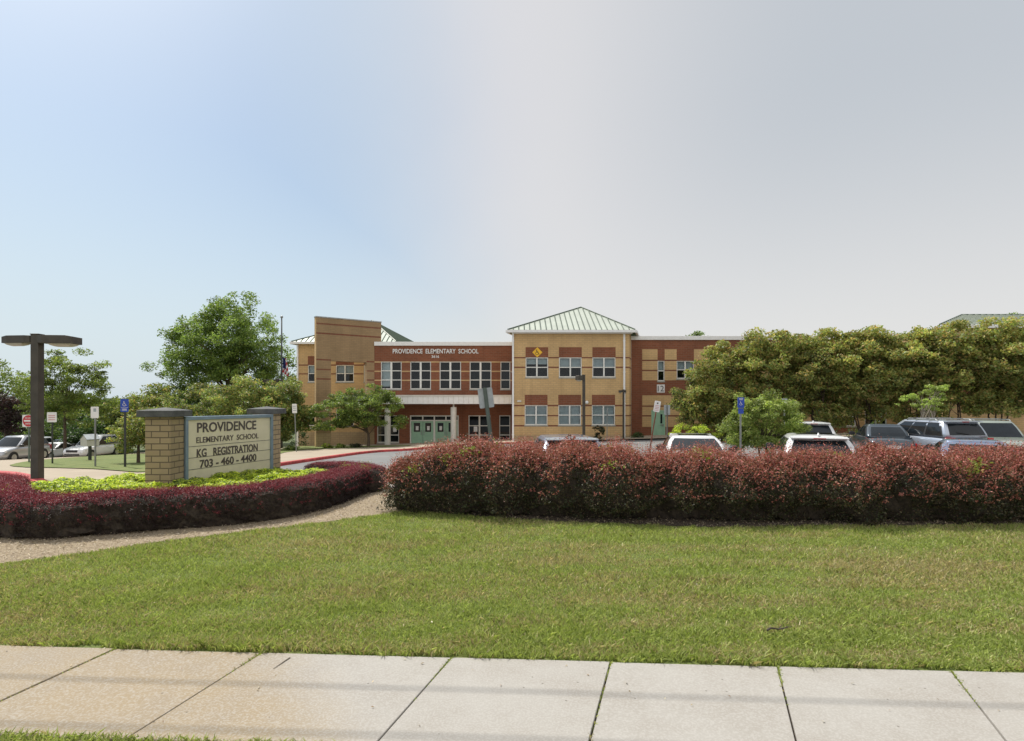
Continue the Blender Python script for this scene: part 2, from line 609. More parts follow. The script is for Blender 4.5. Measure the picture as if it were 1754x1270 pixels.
def spline(path, step=0.3):
    """Catmull-Rom through the points"""
    p = [Vector(q).to_2d() for q in path]
    p = [p[0] * 2 - p[1]] + p + [p[-1] * 2 - p[-2]]
    out = []
    for i in range(1, len(p) - 2):
        n = max(2, int((p[i + 1] - p[i]).length / step))
        for k in range(n):
            t = k / n
            out.append(0.5 * ((2 * p[i]) + (p[i + 1] - p[i - 1]) * t + (2 * p[i - 1] - 5 * p[i] + 4 * p[i + 1] - p[i + 2]) * t * t + (3 * p[i] - p[i - 1] - 3 * p[i + 1] + p[i + 2]) * t ** 3))
    out.append(p[-2])
    return [(q.x, q.y) for q in out]


def kerb(path, material, h=0.13, wd=0.16, name='kerb'):
    path = spline(path, 0.8)
    mb = MB()
    rings = []
    for i, (x, y) in enumerate(path):
        a, b = path[max(i - 1, 0)], path[min(i + 1, len(path) - 1)]
        d = Vector((b[0] - a[0], b[1] - a[1])).normalized()
        n = Vector((-d.y, d.x)) * wd / 2
        z = g(x, y)
        rings.append([(x - n.x, y - n.y, z - 0.1), (x + n.x, y + n.y, z - 0.1), (x + n.x, y + n.y, z + h), (x - n.x * 0.8, y - n.y * 0.8, z + h), (x - n.x, y - n.y, z + h - 0.03)])
    mb.loft(rings)
    return tag(mb.build(name, material), kind='structure')


def fit_text(txt, x0, x1, z0, z1, material, name, parent, depth=0.006, bold=0.0, T=None):
    """flat lettering scaled into the rectangle (local x right, z up, facing -y)"""
    cu = bpy.data.curves.new(name, 'FONT')
    cu.body = txt
    cu.extrude = 0.5
    cu.offset = bold
    cu.resolution_u = 3
    to = bpy.data.objects.new(name, cu)
    COL.objects.link(to)
    dg = bpy.context.evaluated_depsgraph_get()
    dg.update()
    me = bpy.data.meshes.new_from_object(to.evaluated_get(dg))
    bpy.data.objects.remove(to)
    co = np.zeros(len(me.vertices) * 3)
    me.vertices.foreach_get('co', co)
    co = co.reshape(-1, 3)
    mn, mx = co.min(0), co.max(0)
    q = np.zeros_like(co)
    q[:, 0] = x0 + (co[:, 0] - mn[0]) / (mx[0] - mn[0]) * (x1 - x0)
    q[:, 2] = z0 + (co[:, 1] - mn[1]) / (mx[1] - mn[1]) * (z1 - z0)
    q[:, 1] = -depth * (co[:, 2] - mn[2]) / max(1e-6, mx[2] - mn[2])
    if T is not None:
        Tn = np.array(T)
        q = q @ Tn[:3, :3].T + Tn[:3, 3]
    me.vertices.foreach_set('co', q.ravel())
    me.materials.clear()
    me.materials.append(material)
    me.update()
    return link(name, me, parent)


def wheelchair(mb, cx, cz, s, y, m=0):
    """the wheelchair symbol as flat strokes facing -y, s = overall height"""
    def stroke(a, b, wd):
        ax, az, bx, bz = cx + a[0] * s, cz + a[1] * s, cx + b[0] * s, cz + b[1] * s
        d = Vector((bx - ax, bz - az)).normalized() * wd * s / 2
        mb.face([(ax + d.y - d.x, y, az - d.x - d.y), (bx + d.y + d.x, y, bz - d.x + d.y), (bx - d.y + d.x, y, bz + d.x + d.y), (ax - d.y - d.x, y, az + d.x - d.y)], m)
    n = 10
    mb.face([(cx + (-.06 + .09 * math.cos(2 * math.pi * k / n)) * s, y, cz + (.41 + .09 * math.sin(2 * math.pi * k / n)) * s) for k in range(n)], m)
    stroke((-.07, .3), (-.03, -.02), .11)
    stroke((-.05, .14), (.16, .14), .08)
    stroke((-.03, -.02), (.2, -.02), .1)
    stroke((.2, -.02), (.32, -.34), .1)
    stroke((.32, -.34), (.42, -.3), .08)
    for k in range(9):
        a0, a1 = R(120 + k * 24), R(120 + (k + 1) * 24)
        mb.face([(cx + (-.03 + r * math.cos(t)) * s, y, cz + (-.18 + r * math.sin(t)) * s) for r, t in ((.30, a0), (.30, a1), (.22, a1), (.22, a0))], m)


# ------------------------------------------------------------------ ground, paths, kerbs
sheet('ground', [(-400, -20), (400, -20), (400, 600), (-400, 600)], 0.0, M['fargrass'])

far0, far1 = Vector(GP(0, 1112)), Vector(GP(1754, 1160))
sd = (far1 - far0).normalized()
sn = Vector((sd.y, -sd.x))                          # towards the viewer
SWW = 1.56


def far_edge(x):
    return far0.y + (x - far0.x) * sd.y / sd.x


mulch_edge = [GP(*p) for p in ((-160, 975), (0, 968), (130, 952), (250, 934), (400, 915), (550, 897), (690, 879))]
hedge_front = [GP(*p) for p in ((735, 880), (900, 893), (1200, 905), (1500, 903), (1754, 901))]
lawn_edge = [(-15, mulch_edge[0][1] - 0.1)] + mulch_edge + hedge_front + [(16, hedge_front[-1][1])]
lawn_poly = [(-15, far_edge(-15) + 0.0), (16, far_edge(16) + 0.0)] + lawn_edge[::-1]
sheet('lawn', lawn_poly, 0.015, M['turf'])
sheet('mulch_bed', lawn_edge + [(16, 13.6), (-2.2, 13.6), (-2.55, 15.0), GP(690, 838), GP(645, 838), (-4.6, 18.2), (-7, 19.0), (-11, 18.2), (-15, 15.5)], 0.02, M['mulch'])
sheet('hedge_shade_soil', hedge_front[:1] + [(x_, y_ + 0.0) for x_, y_ in hedge_front[1:]] + [(16, hedge_front[-1][1]), (16, 13.5), (-1.9, 13.5), (-2.4, 12.9)], 0.028, M['soil'])  # dark soil sheet stands in for the hedge's shade on the mulch
sheet('grass_verge', [(-15, far_edge(-15) - SWW), (16, far_edge(16) - SWW), (16, 1.0), (-15, 1.0)], 0.012, M['turf'])

# sidewalk: separate concrete slabs with open joints
joints = [((190, 1120), (0, 1210)), ((440, 1130), (222, 1270)), ((768, 1140), (655, 1270)), ((1044, 1147), (1012, 1270)), ((1333, 1152), (1362, 1270)), ((1632, 1160), (1717, 1270))]
cuts = []
for a, b in joints:
    a, b = Vector(GP(*a)), Vector(GP(*b))
    d = (b - a)
    ta = -(a - far0).dot(sn) / d.dot(sn)
    tb = (SWW - (a - far0).dot(sn)) / d.dot(sn)
    cuts.append((a + d * ta, a + d * tb))
step = cuts[3][0] - cuts[2][0]
for k in range(3):
    cuts.insert(0, (cuts[0][0] - step, cuts[0][1] - step * 1.05))
for k in range(4):
    cuts.append((cuts[-1][0] + step, cuts[-1][1] + step * 1.0))
m, nt, b = new_mat('sidewalk_concrete')
tc = nt.nodes.new('ShaderNodeTexCoord')
n1 = nt.nodes.new('ShaderNodeTexNoise')
n1.inputs['Scale'].default_value = 1.1
n1.inputs['Detail'].default_value = 8
n1.inputs['Roughness'].default_value = 0.7
nt.links.new(tc.outputs['Object'], n1.inputs['Vector'])
n2 = nt.nodes.new('ShaderNodeTexNoise')
n2.inputs['Scale'].default_value = 55
n2.inputs['Detail'].default_value = 4
nt.links.new(tc.outputs['Object'], n2.inputs['Vector'])
vo = nt.nodes.new('ShaderNodeTexVoronoi')
vo.inputs['Scale'].default_value = 4.5
nt.links.new(tc.outputs['Object'], vo.inputs['Vector'])
sp = nt.nodes.new('ShaderNodeSeparateXYZ')
nt.links.new(tc.outputs['Object'], sp.inputs[0])
xs_ = mth(nt.nodes, nt.links, 'ADD', sp.outputs['X'], n1.outputs['Fac'])
xs_ = mth(nt.nodes, nt.links, 'ADD', xs_, mth(nt.nodes, nt.links, 'MULTIPLY', sp.outputs['Y'], 0.6))
warm = smooth(nt.nodes, nt.links, xs_, 1.1, 2.4)
base = MIX(nt, warm, (0.29, 0.228, 0.145), (0.345, 0.328, 0.30))       # yellower slabs on the left, whiter ones on the right
base = MIX(nt, smooth(nt.nodes, nt.links, n1.outputs['Fac'], 0.35, 0.72, 0.0, 0.45), base, (0.235, 0.205, 0.17))
base = MIX(nt, smooth(nt.nodes, nt.links, n2.outputs['Fac'], 0.42, 0.66, 0.0, 0.4), base, (0.45, 0.435, 0.41))
base = MIX(nt, smooth(nt.nodes, nt.links, vo.outputs['Distance'], 0.055, 0.035, 0.0, 0.6), base, (0.08, 0.068, 0.055))
nt.links.new(base, b.inputs['Base Color'])
b.inputs['Roughness'].default_value = 0.9
bp = nt.nodes.new('ShaderNodeBump')
bp.inputs['Strength'].default_value = 0.35
bp.inputs['Distance'].default_value = 0.006
nt.links.new(n2.outputs['Fac'], bp.inputs['Height'])
nt.links.new(bp.outputs[0], b.inputs['Normal'])
M['slab'] = m
mb = MB()
gap = sd * 0.008
for k in range(len(cuts) - 1):
    q = [cuts[k][0] + gap, cuts[k][1] + gap, cuts[k + 1][1] - gap, cuts[k + 1][0] - gap]
    q = [(v.x, v.y) for v in q]
    top = 0.028 + 0.003 * ((k * 7) % 3)
    i = len(mb.v)
    c = Vector((sum(v[0] for v in q) / 4, sum(v[1] for v in q) / 4))
    q2 = [tuple(Vector(v) + (c - Vector(v)).normalized() * 0.006) for v in q]
    mb.v += [(x, y, -0.05) for x, y in q] + [(x, y, top - 0.005) for x, y in q] + [(x, y, top) for x, y in q2]
    for a in range(4):
        d = (a + 1) % 4
        mb.f += [(i + a, i + d, i + 4 + d, i + 4 + a), (i + 4 + a, i + 4 + d, i + 8 + d, i + 8 + a)]
        mb.m += [0, 0]
    mb.f.append((i + 8, i + 9, i + 10, i + 11))
    mb.m.append(0)
tag(mb.build('sidewalk', M['slab']), kind='structure')
tag(sheet('soil_bed', [(-15, far_edge(-15) - SWW - .02), (16, far_edge(16) - SWW - .02), (16, far_edge(16) + .02), (-15, far_edge(-15) + .02)], 0.006, M['soil']), kind='structure')
# a short sawn groove in the slab left of the middle
a, b_ = Vector(GP(497, 1133)), Vector(GP(468, 1153))
d = (b_ - a).normalized()
nn = Vector((-d.y, d.x)) * 0.008
mb = MB()
mb.face([(*(a + nn), 0.0365), (*(b_ + nn * .4), 0.0365), (*(b_ - nn * .4), 0.0365), (*(a - nn), 0.0365)])
tag(mb.build('sidewalk_groove', M['soil']), kind='structure')

sheet('parking_lot', [(-75, 13.9), (75, 13.9), (75, 42), (12, 42.5), (-2, 50), (-75, 62)], 0.010, M['asphalt'])
gutter = [GP(645, 838), GP(690, 838), GP(700, 830), GP(640, 829)]
sheet('gutter', gutter, 0.045, M['kerb'])

# entrance pavement behind the red kerb
red = [GP(*p) for p in ((440, 805), (487, 797.5), (560, 786.5), (620, 778), (660, 774.5), (700, 772.5))] + [(-3.5, 43.5), (2, 42.6)]
kerb(red, M['kerbred'], 0.15, 0.22)
sheet('entrance_pavement', red + [(12, 42.4), (40, 41.5), (40, 46.5), (8, 48), (-2, 52), (-25, 56), (-40, 50), (-18, 33)], 0.12, M['walk'])
sheet('grass_strip', [GP(*p) for p in ((470, 785), (487, 779), (520, 774), (560, 772), (700, 767.5), (705, 766), (640, 766.5), (560, 767.5), (520, 766.5), (480, 773))], 0.14, M['turf'])
# left side: pavement, grass island, red kerbs
kerb([GP(*p) for p in ((-80, 812), (0, 814.5), (30, 818), (52, 824), (70, 832), (85, 845))], M['kerbred'], 0.15, 0.3)
sheet('left_pavement', [GP(*p) for p in ((-80, 810), (0, 812.5), (30, 816), (52, 822), (70, 830), (85, 838), (330, 820), (330, 770), (235, 778), (130, 785), (60, 788), (0, 790), (-60, 796))], 0.11, M['walk'])
sheet('grass_island', [GP(*p) for p in ((16, 802), (30, 798), (60, 792.5), (130, 787), (235, 780.5), (330, 775), (330, 812), (235, 815), (160, 809), (100, 807), (45, 806), (22, 804))], 0.14, M['turf'])
kerb([GP(*p) for p in ((62, 780), (85, 776.5), (112, 773.5), (150, 770))], M['kerbred'], 0.2, 0.4)
for x0 in (3.2, 6.0, 8.8, 11.6, 14.4, 17.2, 20.0):
    pass

# overhead cables along the road: above the frame, but their faint shadows run along the sidewalk
for (xa, ya), (xb, yb) in (((-4.8, 5.47), (4.3, 4.92)), ((-4.1, 4.67), (3.9, 4.22))):
    hz_ = 9.8
    k_ = hz_ / sdir.z
    ox, oy = sdir.x * k_, sdir.y * k_
    sl_ = (yb - ya) / (xb - xa)
    mb = MB()
    mb.tube([(x_ + ox, ya + (x_ - xa) * sl_ + oy, hz_ + 0.0006 * x_ * x_) for x_ in range(-36, 37, 4)], 0.019, 6)
    tag(mb.build('overhead_cable', M['black'], smooth=True), kind='structure')

# ------------------------------------------------------------------ the school
BX, BY, BZ = 4.5, 45.0, -0.4
school = thing('school_building', 'two storey tan and red brick school with pale green metal roofs', 'school', (BX, BY, BZ))


def bl(x, y, z=0.0):
    return (x - BX, y - BY, z - BZ)


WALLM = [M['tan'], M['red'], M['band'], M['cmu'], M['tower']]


def facade(name, x, y, yaw, u0, u1, z0, z1, base, regions, openings, depth=0.16):
    us = sorted({u0, u1} | {v for r in regions for v in r[:2] if u0 < v < u1} | {v for r in openings for v in r[:2] if u0 < v < u1})
    zs = sorted({z0, z1} | {v for r in regions for v in r[2:4] if z0 < v < z1} | {v for r in openings for v in r[2:4] if z0 < v < z1})
    mb = MB()
    for a, b in zip(us[:-1], us[1:]):
        for c, d in zip(zs[:-1], zs[1:]):
            if b - a < 1e-6 or d - c < 1e-6:
                continue
            mu, mz = (a + b) / 2, (c + d) / 2
            if any(o[0] < mu < o[1] and o[2] < mz < o[3] for o in openings):
                continue
            mi = base
            for r in regions:
                if r[0] <= mu <= r[1] and r[2] <= mz <= r[3]:
                    mi = r[4]
            mb.face([(a, 0, c), (b, 0, c), (b, 0, d), (a, 0, d)], mi)
    for o in openings:
        a, b, c, d = max(o[0], u0), min(o[1], u1), max(o[2], z0), min(o[3], z1)
        e = depth
        mb.face([(a, 0, c), (a, 0, d), (a, e, d), (a, e, c)], base)
        mb.face([(b, 0, d), (b, 0, c), (b, e, c), (b, e, d)], base)
        mb.face([(a, 0, d), (b, 0, d), (b, e, d), (a, e, d)], base)
        mb.face([(b, 0, c), (a, 0, c), (a, e, c), (b, e, c)], base)
    return mb.build(name, WALLM, school, loc=bl(x, y), rot=(0, 0, yaw))


def window(x, y, yaw, u0, u1, z0, z1, cols=2, rows=2, blind=None, mull=0.11, sill=True, rowz=None, paper=None, name='window'):
    mb = MB()
    e = 0.07
    y0, y1 = 0.05, 0.13
    mb.box(u0, u0 + e, y0, y1, z0, z1)
    mb.box(u1 - e, u1, y0, y1, z0, z1)
    mb.box(u0 + e, u1 - e, y0, y1, z0, z0 + e)
    mb.box(u0 + e, u1 - e, y0, y1, z1 - e, z1)
    cu = [u0 + e + (u1 - u0 - 2 * e) * k / cols for k in range(cols + 1)]
    rz = rowz or [z0 + (z1 - z0) * k / rows for k in range(1, rows)]
    for c in cu[1:-1]:
        mb.box(c - mull / 2, c + mull / 2, y0 - 0.02, y1, z0 + e, z1 - e)
    for k in range(cols):
        a = cu[k] + (mull / 2 if k else 0)
        b = cu[k + 1] - (mull / 2 if k < cols - 1 else 0)
        for r in rz:
            mb.box(a, b, y0 + 0.01, y1 - 0.01, r - 0.035, r + 0.035)
    o = mb.build(name, M['frame'], school, loc=bl(x, y), rot=(0, 0, yaw))
    mb = MB()
    mb.face([(u0 + e, 0.09, z0 + e), (u1 - e, 0.09, z0 + e), (u1 - e, 0.09, z1 - e), (u0 + e, 0.09, z1 - e)])
    mb.build('pane', M['glass'], o)
    if sill:
        mb = MB()
        mb.box(u0 - 0.03, u1 + 0.03, -0.045, 0.14, z0 - 0.10, z0 - 0.004)
        mb.build('sill', M['sill'], o)
    if blind:
        mb = MB()
        for k, bz in enumerate(blind):
            if bz:
                zz = z1 - (z1 - z0) * bz
                a, b = cu[k] + 0.01, cu[k + 1] - 0.01
                nsl = max(2, int((z1 - zz) / 0.12))
                for q in range(nsl):
                    h0, h1 = zz + (z1 - e - zz) * q / nsl, zz + (z1 - e - zz) * (q + 1) / nsl
                    mb.face([(a, 0.19, h0), (b, 0.19, h0), (b, 0.22, h1), (a, 0.22, h1)])
        if mb.v:
            mb.build('blind', M['blind'], o)
    if paper:
        mb = MB()
        for a, b, c, d in paper:
            mb.face([(a, 0.075, c), (b, 0.075, c), (b, 0.075, d), (a, 0.075, d)])
        mb.build('notice', M['paper'], o)
    return o


def pbox(name, x0, x1, y0, y1, z0, z1, material, bevel=0.0):
    mb = MB()
    mb.box(x0 - BX, x1 - BX, y0 - BY, y1 - BY, z0 - BZ, z1 - BZ)
    return mb.build(name, material, school, bevel=bevel)


def hip_roof(e0, e1, back, apex0, apex1, nrib=0.42, name='roof'):
    """hip roof over a parallelogram: front eave e0-e1, depth vector back, ridge apex0-apex1"""
    e0, e1, back, a0, a1 = map(Vector, (e0, e1, back, apex0, apex1))
    off = Vector((BX, BY, BZ))
    q = [v - off for v in (e0, e1, e1 + back, e0 + back)]
    a0, a1 = a0 - off, a1 - off
    one = (a1 - a0).length < 0.05
    mb = MB()
    mb.face([q[0], q[1], a1, a0] if not one else [q[0], q[1], a0])
    mb.face([q[1], q[2], a1])
    mb.face([q[2], q[3], a0, a1] if not one else [q[2], q[3], a0])
    mb.face([q[3], q[0], a0])
    r = mb.build(name, M['roof'], school)
    mb = MB()
    for A, B, s0, s1 in ((q[0], q[1], a0, a1), (q[1], q[2], a1, a1), (q[3], q[0], a0, a0)):
        L = (B - A).length
        d = (B - A) / L
        t0, t1 = (s0 - A).dot(d) / L, (s1 - A).dot(d) / L
        n = int(L / nrib)
        for k in range(1, n):
            t = k / n
            f = min(1, t / max(t0, 1e-3), (1 - t) / max(1 - t1, 1e-3))
            foot = A + (B - A) * t
            tt = min(max(t, t0), t1)
            if t < t0:
                D = s0 - (A + (B - A) * t0)
            elif t > t1:
                D = s1 - (A + (B - A) * t1)
            else:
                D = s0 + (s1 - s0) * ((t - t0) / max(t1 - t0, 1e-6)) - foot
            up = Vector((0, 0, 0.025))
            mb.tube([foot + up, foot + D * f + up], 0.042, 4)
    for a, b in ((q[0], a0), (q[1], a1), (q[2], a1), (q[3], a0)) + (() if one else ((a0, a1),)):
        up = Vector((0, 0, 0.03))
        mb.tube([a + up, b + up], 0.05, 5)
    mb.build('seam', M['rib'], r)
    return r


def gutter_run(pts, z, h=0.2, wd=0.16):
    mb = MB()
    for a, b in zip(pts[:-1], pts[1:]):
        a, b = Vector(a), Vector(b)
        d = (b - a).normalized()
        n = Vector((d.y, -d.x)) * wd
        c = [a, b, b + n, a + n]
        i = len(mb.v)
        mb.v += [(p.x - BX, p.y - BY, z - h - BZ) for p in c] + [(p.x - BX, p.y - BY, z - BZ) for p in c]
        for q in ((3, 2, 1, 0), (4, 5, 6, 7), (0, 1, 5, 4), (1, 2, 6, 5), (2, 3, 7, 6), (3, 0, 4, 7)):
            mb.f.append(tuple(i + k for k in q))
            mb.m.append(0)
    return mb.build('fascia', M['white'], school)


def downspout(x, y, z0, z1):
    mb = MB()
    mb.box(x - 0.07, x + 0.07, y - 0.1, y, z0, z1)
    for z in np.linspace(z0 + 0.6, z1 - 0.6, 4):
        mb.box(x - 0.1, x + 0.1, y - 0.11, y - 0.002, z, z + 0.05)
    mb.v = [(a - BX, b - BY, c - BZ) for a, b, c in mb.v]
    return mb.build('downspout', M['white'], school)


# --- right block (front plane 45 m away)
Zf = 45.0


def z2(zx, zy, Z):
    p = P(860 + zx / 4.176, 510 + zy / 4.176, Z)
    return p.x, p.z


def rects(conv, Z, xs, y0, y1):
    out = []
    for a, b in xs:
        u0, zt = conv(a, y0, Z)
        u1, zb = conv(b, y1, Z)
        out.append((u0, u1, zb, zt))
    return out


ux = [(168, 330), (407, 570), (646, 812)]
lx = [(162, 325), (402, 565), (642, 808)]
up = rects(z2, Zf, ux, 428, 570)
lo = rects(z2, Zf, lx, 770, 912)
reg = []
for yb in (430, 499, 773, 845, 917):
    zc = z2(0, yb, Zf)[1]
    reg.append((-1, 20, zc - 0.055, zc + 0.055, 2))
reg += [(a, b, d, z2(0, 355, Zf)[1], 1) for a, b, c, d in up]
reg += [(a, b, d, z2(0, 695, Zf)[1], 1) for a, b, c, d in lo]
reg.append((-1, 20, -3, z2(0, 986, Zf)[1], 3))
XR = P(1078, 0, Zf).x
facade('wall', 0, Zf, 0, 0.03, XR, -2, 8.0, 0, reg, up + lo)
bl_up = [(0.34, 0.34), (0.5, 0.5), (0.5, 0.5)]
bl_lo = [(0.96, 0.96), (0.97, 0.97), (0.97, 0.97)]
for r, b in zip(up, bl_up):
    window(0, Zf, 0, *r, blind=b)
for r, b in zip(lo, bl_lo):
    window(0, Zf, 0, *r, blind=b)
# side walls
dv = Vector((0.27, 0.963))
regs = [(-1, 20, r[2], r[3], r[4]) for r in reg if r[0] == -1]
facade('wall', XR, Zf, math.atan2(dv.y, dv.x), 0, 10.0, -2, 8.0, 0, regs, [])
facade('wall', 0.03, 52, -math.pi / 2, 0, 7.0, -2, 8.0, 0, regs, [])
hip_roof((-0.33, 44.6, 8.17), (XR + 0.35, 44.6, 8.17), (2.9, 10.4, 0), (5.9, 50.0, 10.75), (5.9, 50.0, 10.75))
gutter_run([(2.5, 55.0), (-0.33, 44.6), (XR + 0.35, 44.6), (XR + 3.2, 55.0)], 8.15, 0.2)
pbox('soffit', 0.0, XR + 0.2, 44.64, 45.3, 7.90, 7.945, M['white'])
downspout(P(878.3, 0, Zf).x + 0.02, Zf, -0.5, 7.93)
downspout(P(1069, 0, Zf).x, Zf, -0.5, 7.93)
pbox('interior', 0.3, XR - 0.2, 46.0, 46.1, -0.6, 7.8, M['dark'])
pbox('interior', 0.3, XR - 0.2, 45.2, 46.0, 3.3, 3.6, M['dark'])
# yellow diamond with wheelchair symbol, wall camera, wall light
dx, dz = z2(252, 392, Zf)
mb = MB()
s_ = 0.39
mb.loft([[(dx + a * s_ - BX, Zf - BY + yy, dz + b * s_ - BZ) for a, b in ((0, -1), (1, 0), (0, 1), (-1, 0))] for yy in (-0.03, -0.005)])
dm = mb.build('warning_sign', M['yellow'], school)
mb = MB()
wheelchair(mb, dx - BX - 0.02, dz - BZ, 0.42, Zf - BY - 0.033)
mb.build('symbol', M['black'], dm)
mb = MB()
c = P(1005, 689.5, Zf)
mb.loft([[(c.x - BX + r * math.cos(t), Zf - BY - 0.12 + r * math.sin(t) * 0.7, c.z - BZ + h) for t in np.linspace(0, 6.283, 10, endpoint=False)] for r, h in ((0.05, -0.13), (0.11, -0.08), (0.13, 0.0), (0.10, 0.09), (0.03, 0.12))])
mb.build('security_camera', M['white'], school, smooth=True)
c = P(889.5, 687.5, Zf)
pbox('wall_light', c.x - 0.16, c.x + 0.16, Zf - 0.12, Zf - 0.002, c.z - 0.06, c.z + 0.06, M['offwhite'], 0.02)

# --- right wing (front plane 47 m away)
Zw = 46.9
WZT = P(0, 576, Zw).z


def z2w(zx, zy, Z=Zw):
    return z2(zx, zy, Z)


X0w, X1w = XR + 0.3, 45.0
xt0 = z2w(1003, 0)[0]
ztop_t, zbot_t = z2w(0, 370)[1], z2w(0, 592)[1]
zl_top, zl_bot = z2w(0, 700)[1], z2w(0, 925)[1]
reg = [(xt0, X1w, zbot_t, ztop_t, 0), (xt0, X1w, zl_bot, zl_top, 0)]
for yb in (450, 521, 777, 846):
    zc = z2w(0, yb)[1]
    reg.append((xt0, X1w, zc - 0.055, zc + 0.055, 2))
wz_u = (z2w(0, 580)[1], z2w(0, 452)[1])
wz_l = (z2w(0, 925)[1] + 0.05, z2w(0, 784)[1])
opens, wins = [], []
a, b = z2w(1112, 0)[0], z2w(1163, 0)[0]
opens.append((a, b, z2w(0, 597)[1], wz_u[1]))
wins.append(opens[-1] + (1, (0.5,)))
reg.append((a, b, wz_u[1], ztop_t, 1))


def px3(zx):
    return (1120 + zx / 2.767 - CX) * Zw / F


for (a, b, cols) in ((108, 190, 2), (276, 312, 1), (330, 425, 2), (752, 787, 1), (855, 955, 2), (1000, 1105, 2), (1170, 1205, 1), (1500, 1535, 1), (1620, 1720, 2), (1860, 1960, 2)):
    u0, u1 = px3(a), px3(b)
    r = (u0, u1) + wz_u
    opens.append(r)
    wins.append(r + (cols, (0.45,) * cols))
    reg.append((u0, u1, wz_u[1], ztop_t, 1))
for (a, b, cols) in ((253, 361, 2), (752, 787, 1), (850, 958, 2), (1000, 1105, 2), (1170, 1205, 1), (1500, 1535, 1), (1620, 1720, 2), (1860, 1960, 2)):
    u0, u1 = px3(a), px3(b)
    r = (u0, u1) + wz_l
    opens.append(r)
    wins.append(r + (cols, (0.0,) * cols))
dr = (z2w(1068, 0)[0], z2w(1168, 0)[0], z2w(0, 1003)[1], z2w(0, 806)[1])
opens.append(dr)
facade('wall', 0, Zw, 0, X0w, X1w, -2, WZT - 0.3, 1, reg, opens)
for wv in wins:
    window(0, Zw, 0, *wv[:4], cols=wv[4], rows=2, blind=wv[5] if any(wv[5]) else None)
pbox('fascia', X0w + 0.1, X1w, Zw - 0.12, Zw + 0.3, WZT - 0.32, WZT, M['white'], 0.02)
pbox('flat_roof', X0w + 1.3, X1w, Zw + 0.3, Zw + 14, WZT - 0.3, WZT - 0.1, M['metal'])
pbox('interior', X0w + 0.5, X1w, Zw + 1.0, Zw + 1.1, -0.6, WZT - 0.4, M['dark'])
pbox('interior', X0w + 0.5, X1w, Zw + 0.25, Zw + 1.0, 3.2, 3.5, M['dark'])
# side door with number plate above
fm = MB()
u0, u1, c0, c1 = dr
fm.box(u0, u0 + 0.1, 0.0, 0.12, c0, c1)
fm.box(u1 - 0.1, u1, 0.0, 0.12, c0, c1)
fm.box(u0 + 0.1, u1 - 0.1, 0.0, 0.12, c1 - 0.1, c1)
dmain = fm.build('door_frame', M['door'], school, loc=bl(0, Zw))
mb = MB()
mb.box(u0 + 0.1, u1 - 0.1, 0.03, 0.09, c0, c1 - 0.1)
dleaf = mb.build('door_leaf', M['door'], dmain)
mb = MB()
vx = u0 + (u1 - u0) * 0.72
mb.box(vx - 0.08, vx + 0.08, 0.02, 0.028, c0 + 1.15, c0 + 1.9)
mb.build('door_pane', M['carglass'], dmain)
mb = MB()
mb.box(u1 - 0.26, u1 - 0.18, -0.03, 0.03, c0 + 0.95, c0 + 1.1)
mb.box(u1 - 0.42, u1 - 0.12, -0.01, 0.028, c0 + 1.02, c0 + 1.06)
mb.build('door_handle', M['metal'], dmain)
a, zt = z2w(1107, 622)
b, zb = z2w(1163, 680)
npl = pbox('number_plate', a, b, Zw - 0.03, Zw - 0.004, zb, zt, M['signwhite'])
fit_text('12', a - BX + 0.07, b - BX - 0.07, zb - BZ + 0.1, zt - BZ - 0.1, M['black'], 'lettering', npl, T=Matrix.Translation((0, Zw - BY - 0.031, 0)))
a, zt = z2w(1099, 755)
b, zb = z2w(1127, 778)
pbox('wall_light', a, b, Zw - 0.2, Zw - 0.002, zb, zt, M['bronze'], 0.02)
pbox('wall_light', a + 0.02, a + 0.22, Zw - 0.22, Zw - 0.202, zb + 0.02, zt - 0.08, M['signwhite'])
mb = MB()
mb.box(XR + 0.42, XR + 0.52, Zw - 0.1, Zw - 0.002, -0.6, WZT - 0.33)
mb.v = [(p - BX, q - BY, r - BZ) for p, q, r in mb.v]
mb.build('downspout', M['metal'], school)

# --- far right block with a long hip roof
facade('wall', 0, 41.9, 0, 30.9, 62, -2, 8.0, 0, [(0, 80, 3.0, 4.6, 1), (0, 80, -2, 0.6, 3)], [])
facade('wall', 30.9, 46.9, -math.pi / 2, 0, 5.0, -2, 8.0, 0, [(-1, 20, 3.0, 4.6, 1)], [])
hip_roof((30.4, 41.5, 8.14), (62, 41.5, 8.14), (6.6, 10.5, 0), (35.9, 46.6, 9.6), (57, 46.6, 9.6), 0.5)
gutter_run([(37.0, 52), (30.4, 41.5), (62, 41.5)], 8.12, 0.22)

# --- entrance bay (front plane 50.9 m away)
Ze = 50.9


def z1(zx, zy, Z=Ze):
    p = P(480 + zx / 4.176, 500 + zy / 4.176, Z)
    return p.x, p.z


X0e, X1e = z1(674, 0)[0], 0.03
ZTE = z1(0, 359)[1]
uw = [(720, 868), (930, 1078), (1140, 1293), (1355, 1510), (1575, 1652)]
eu = [(z1(a, 0)[0], min(z1(b, 0)[0], -0.15), z1(0, 697)[1], z1(0, 500)[1]) for a, b in uw]
el = [(z1(a, 0)[0], min(z1(b, 0)[0], -0.15), z1(0, t)[1], z1(0, s)[1]) for a, b, s, t in ((693, 850, 885, 1080), (1347, 1503, 885, 1080), (1567, 1650, 885, 1080))]
ed = (z1(928, 0)[0], z1(1276, 0)[0], z1(0, 1085)[1], z1(0, 885)[1])
reg = []
for yb in (503, 569, 634):
    zc = z1(0, yb)[1]
    reg.append((X0e, X1e, zc - 0.05, zc + 0.05, 0))
facade('wall', 0, Ze, 0, X0e, X1e, -2.4, ZTE - 0.3, 1, reg, eu + el + [ed])
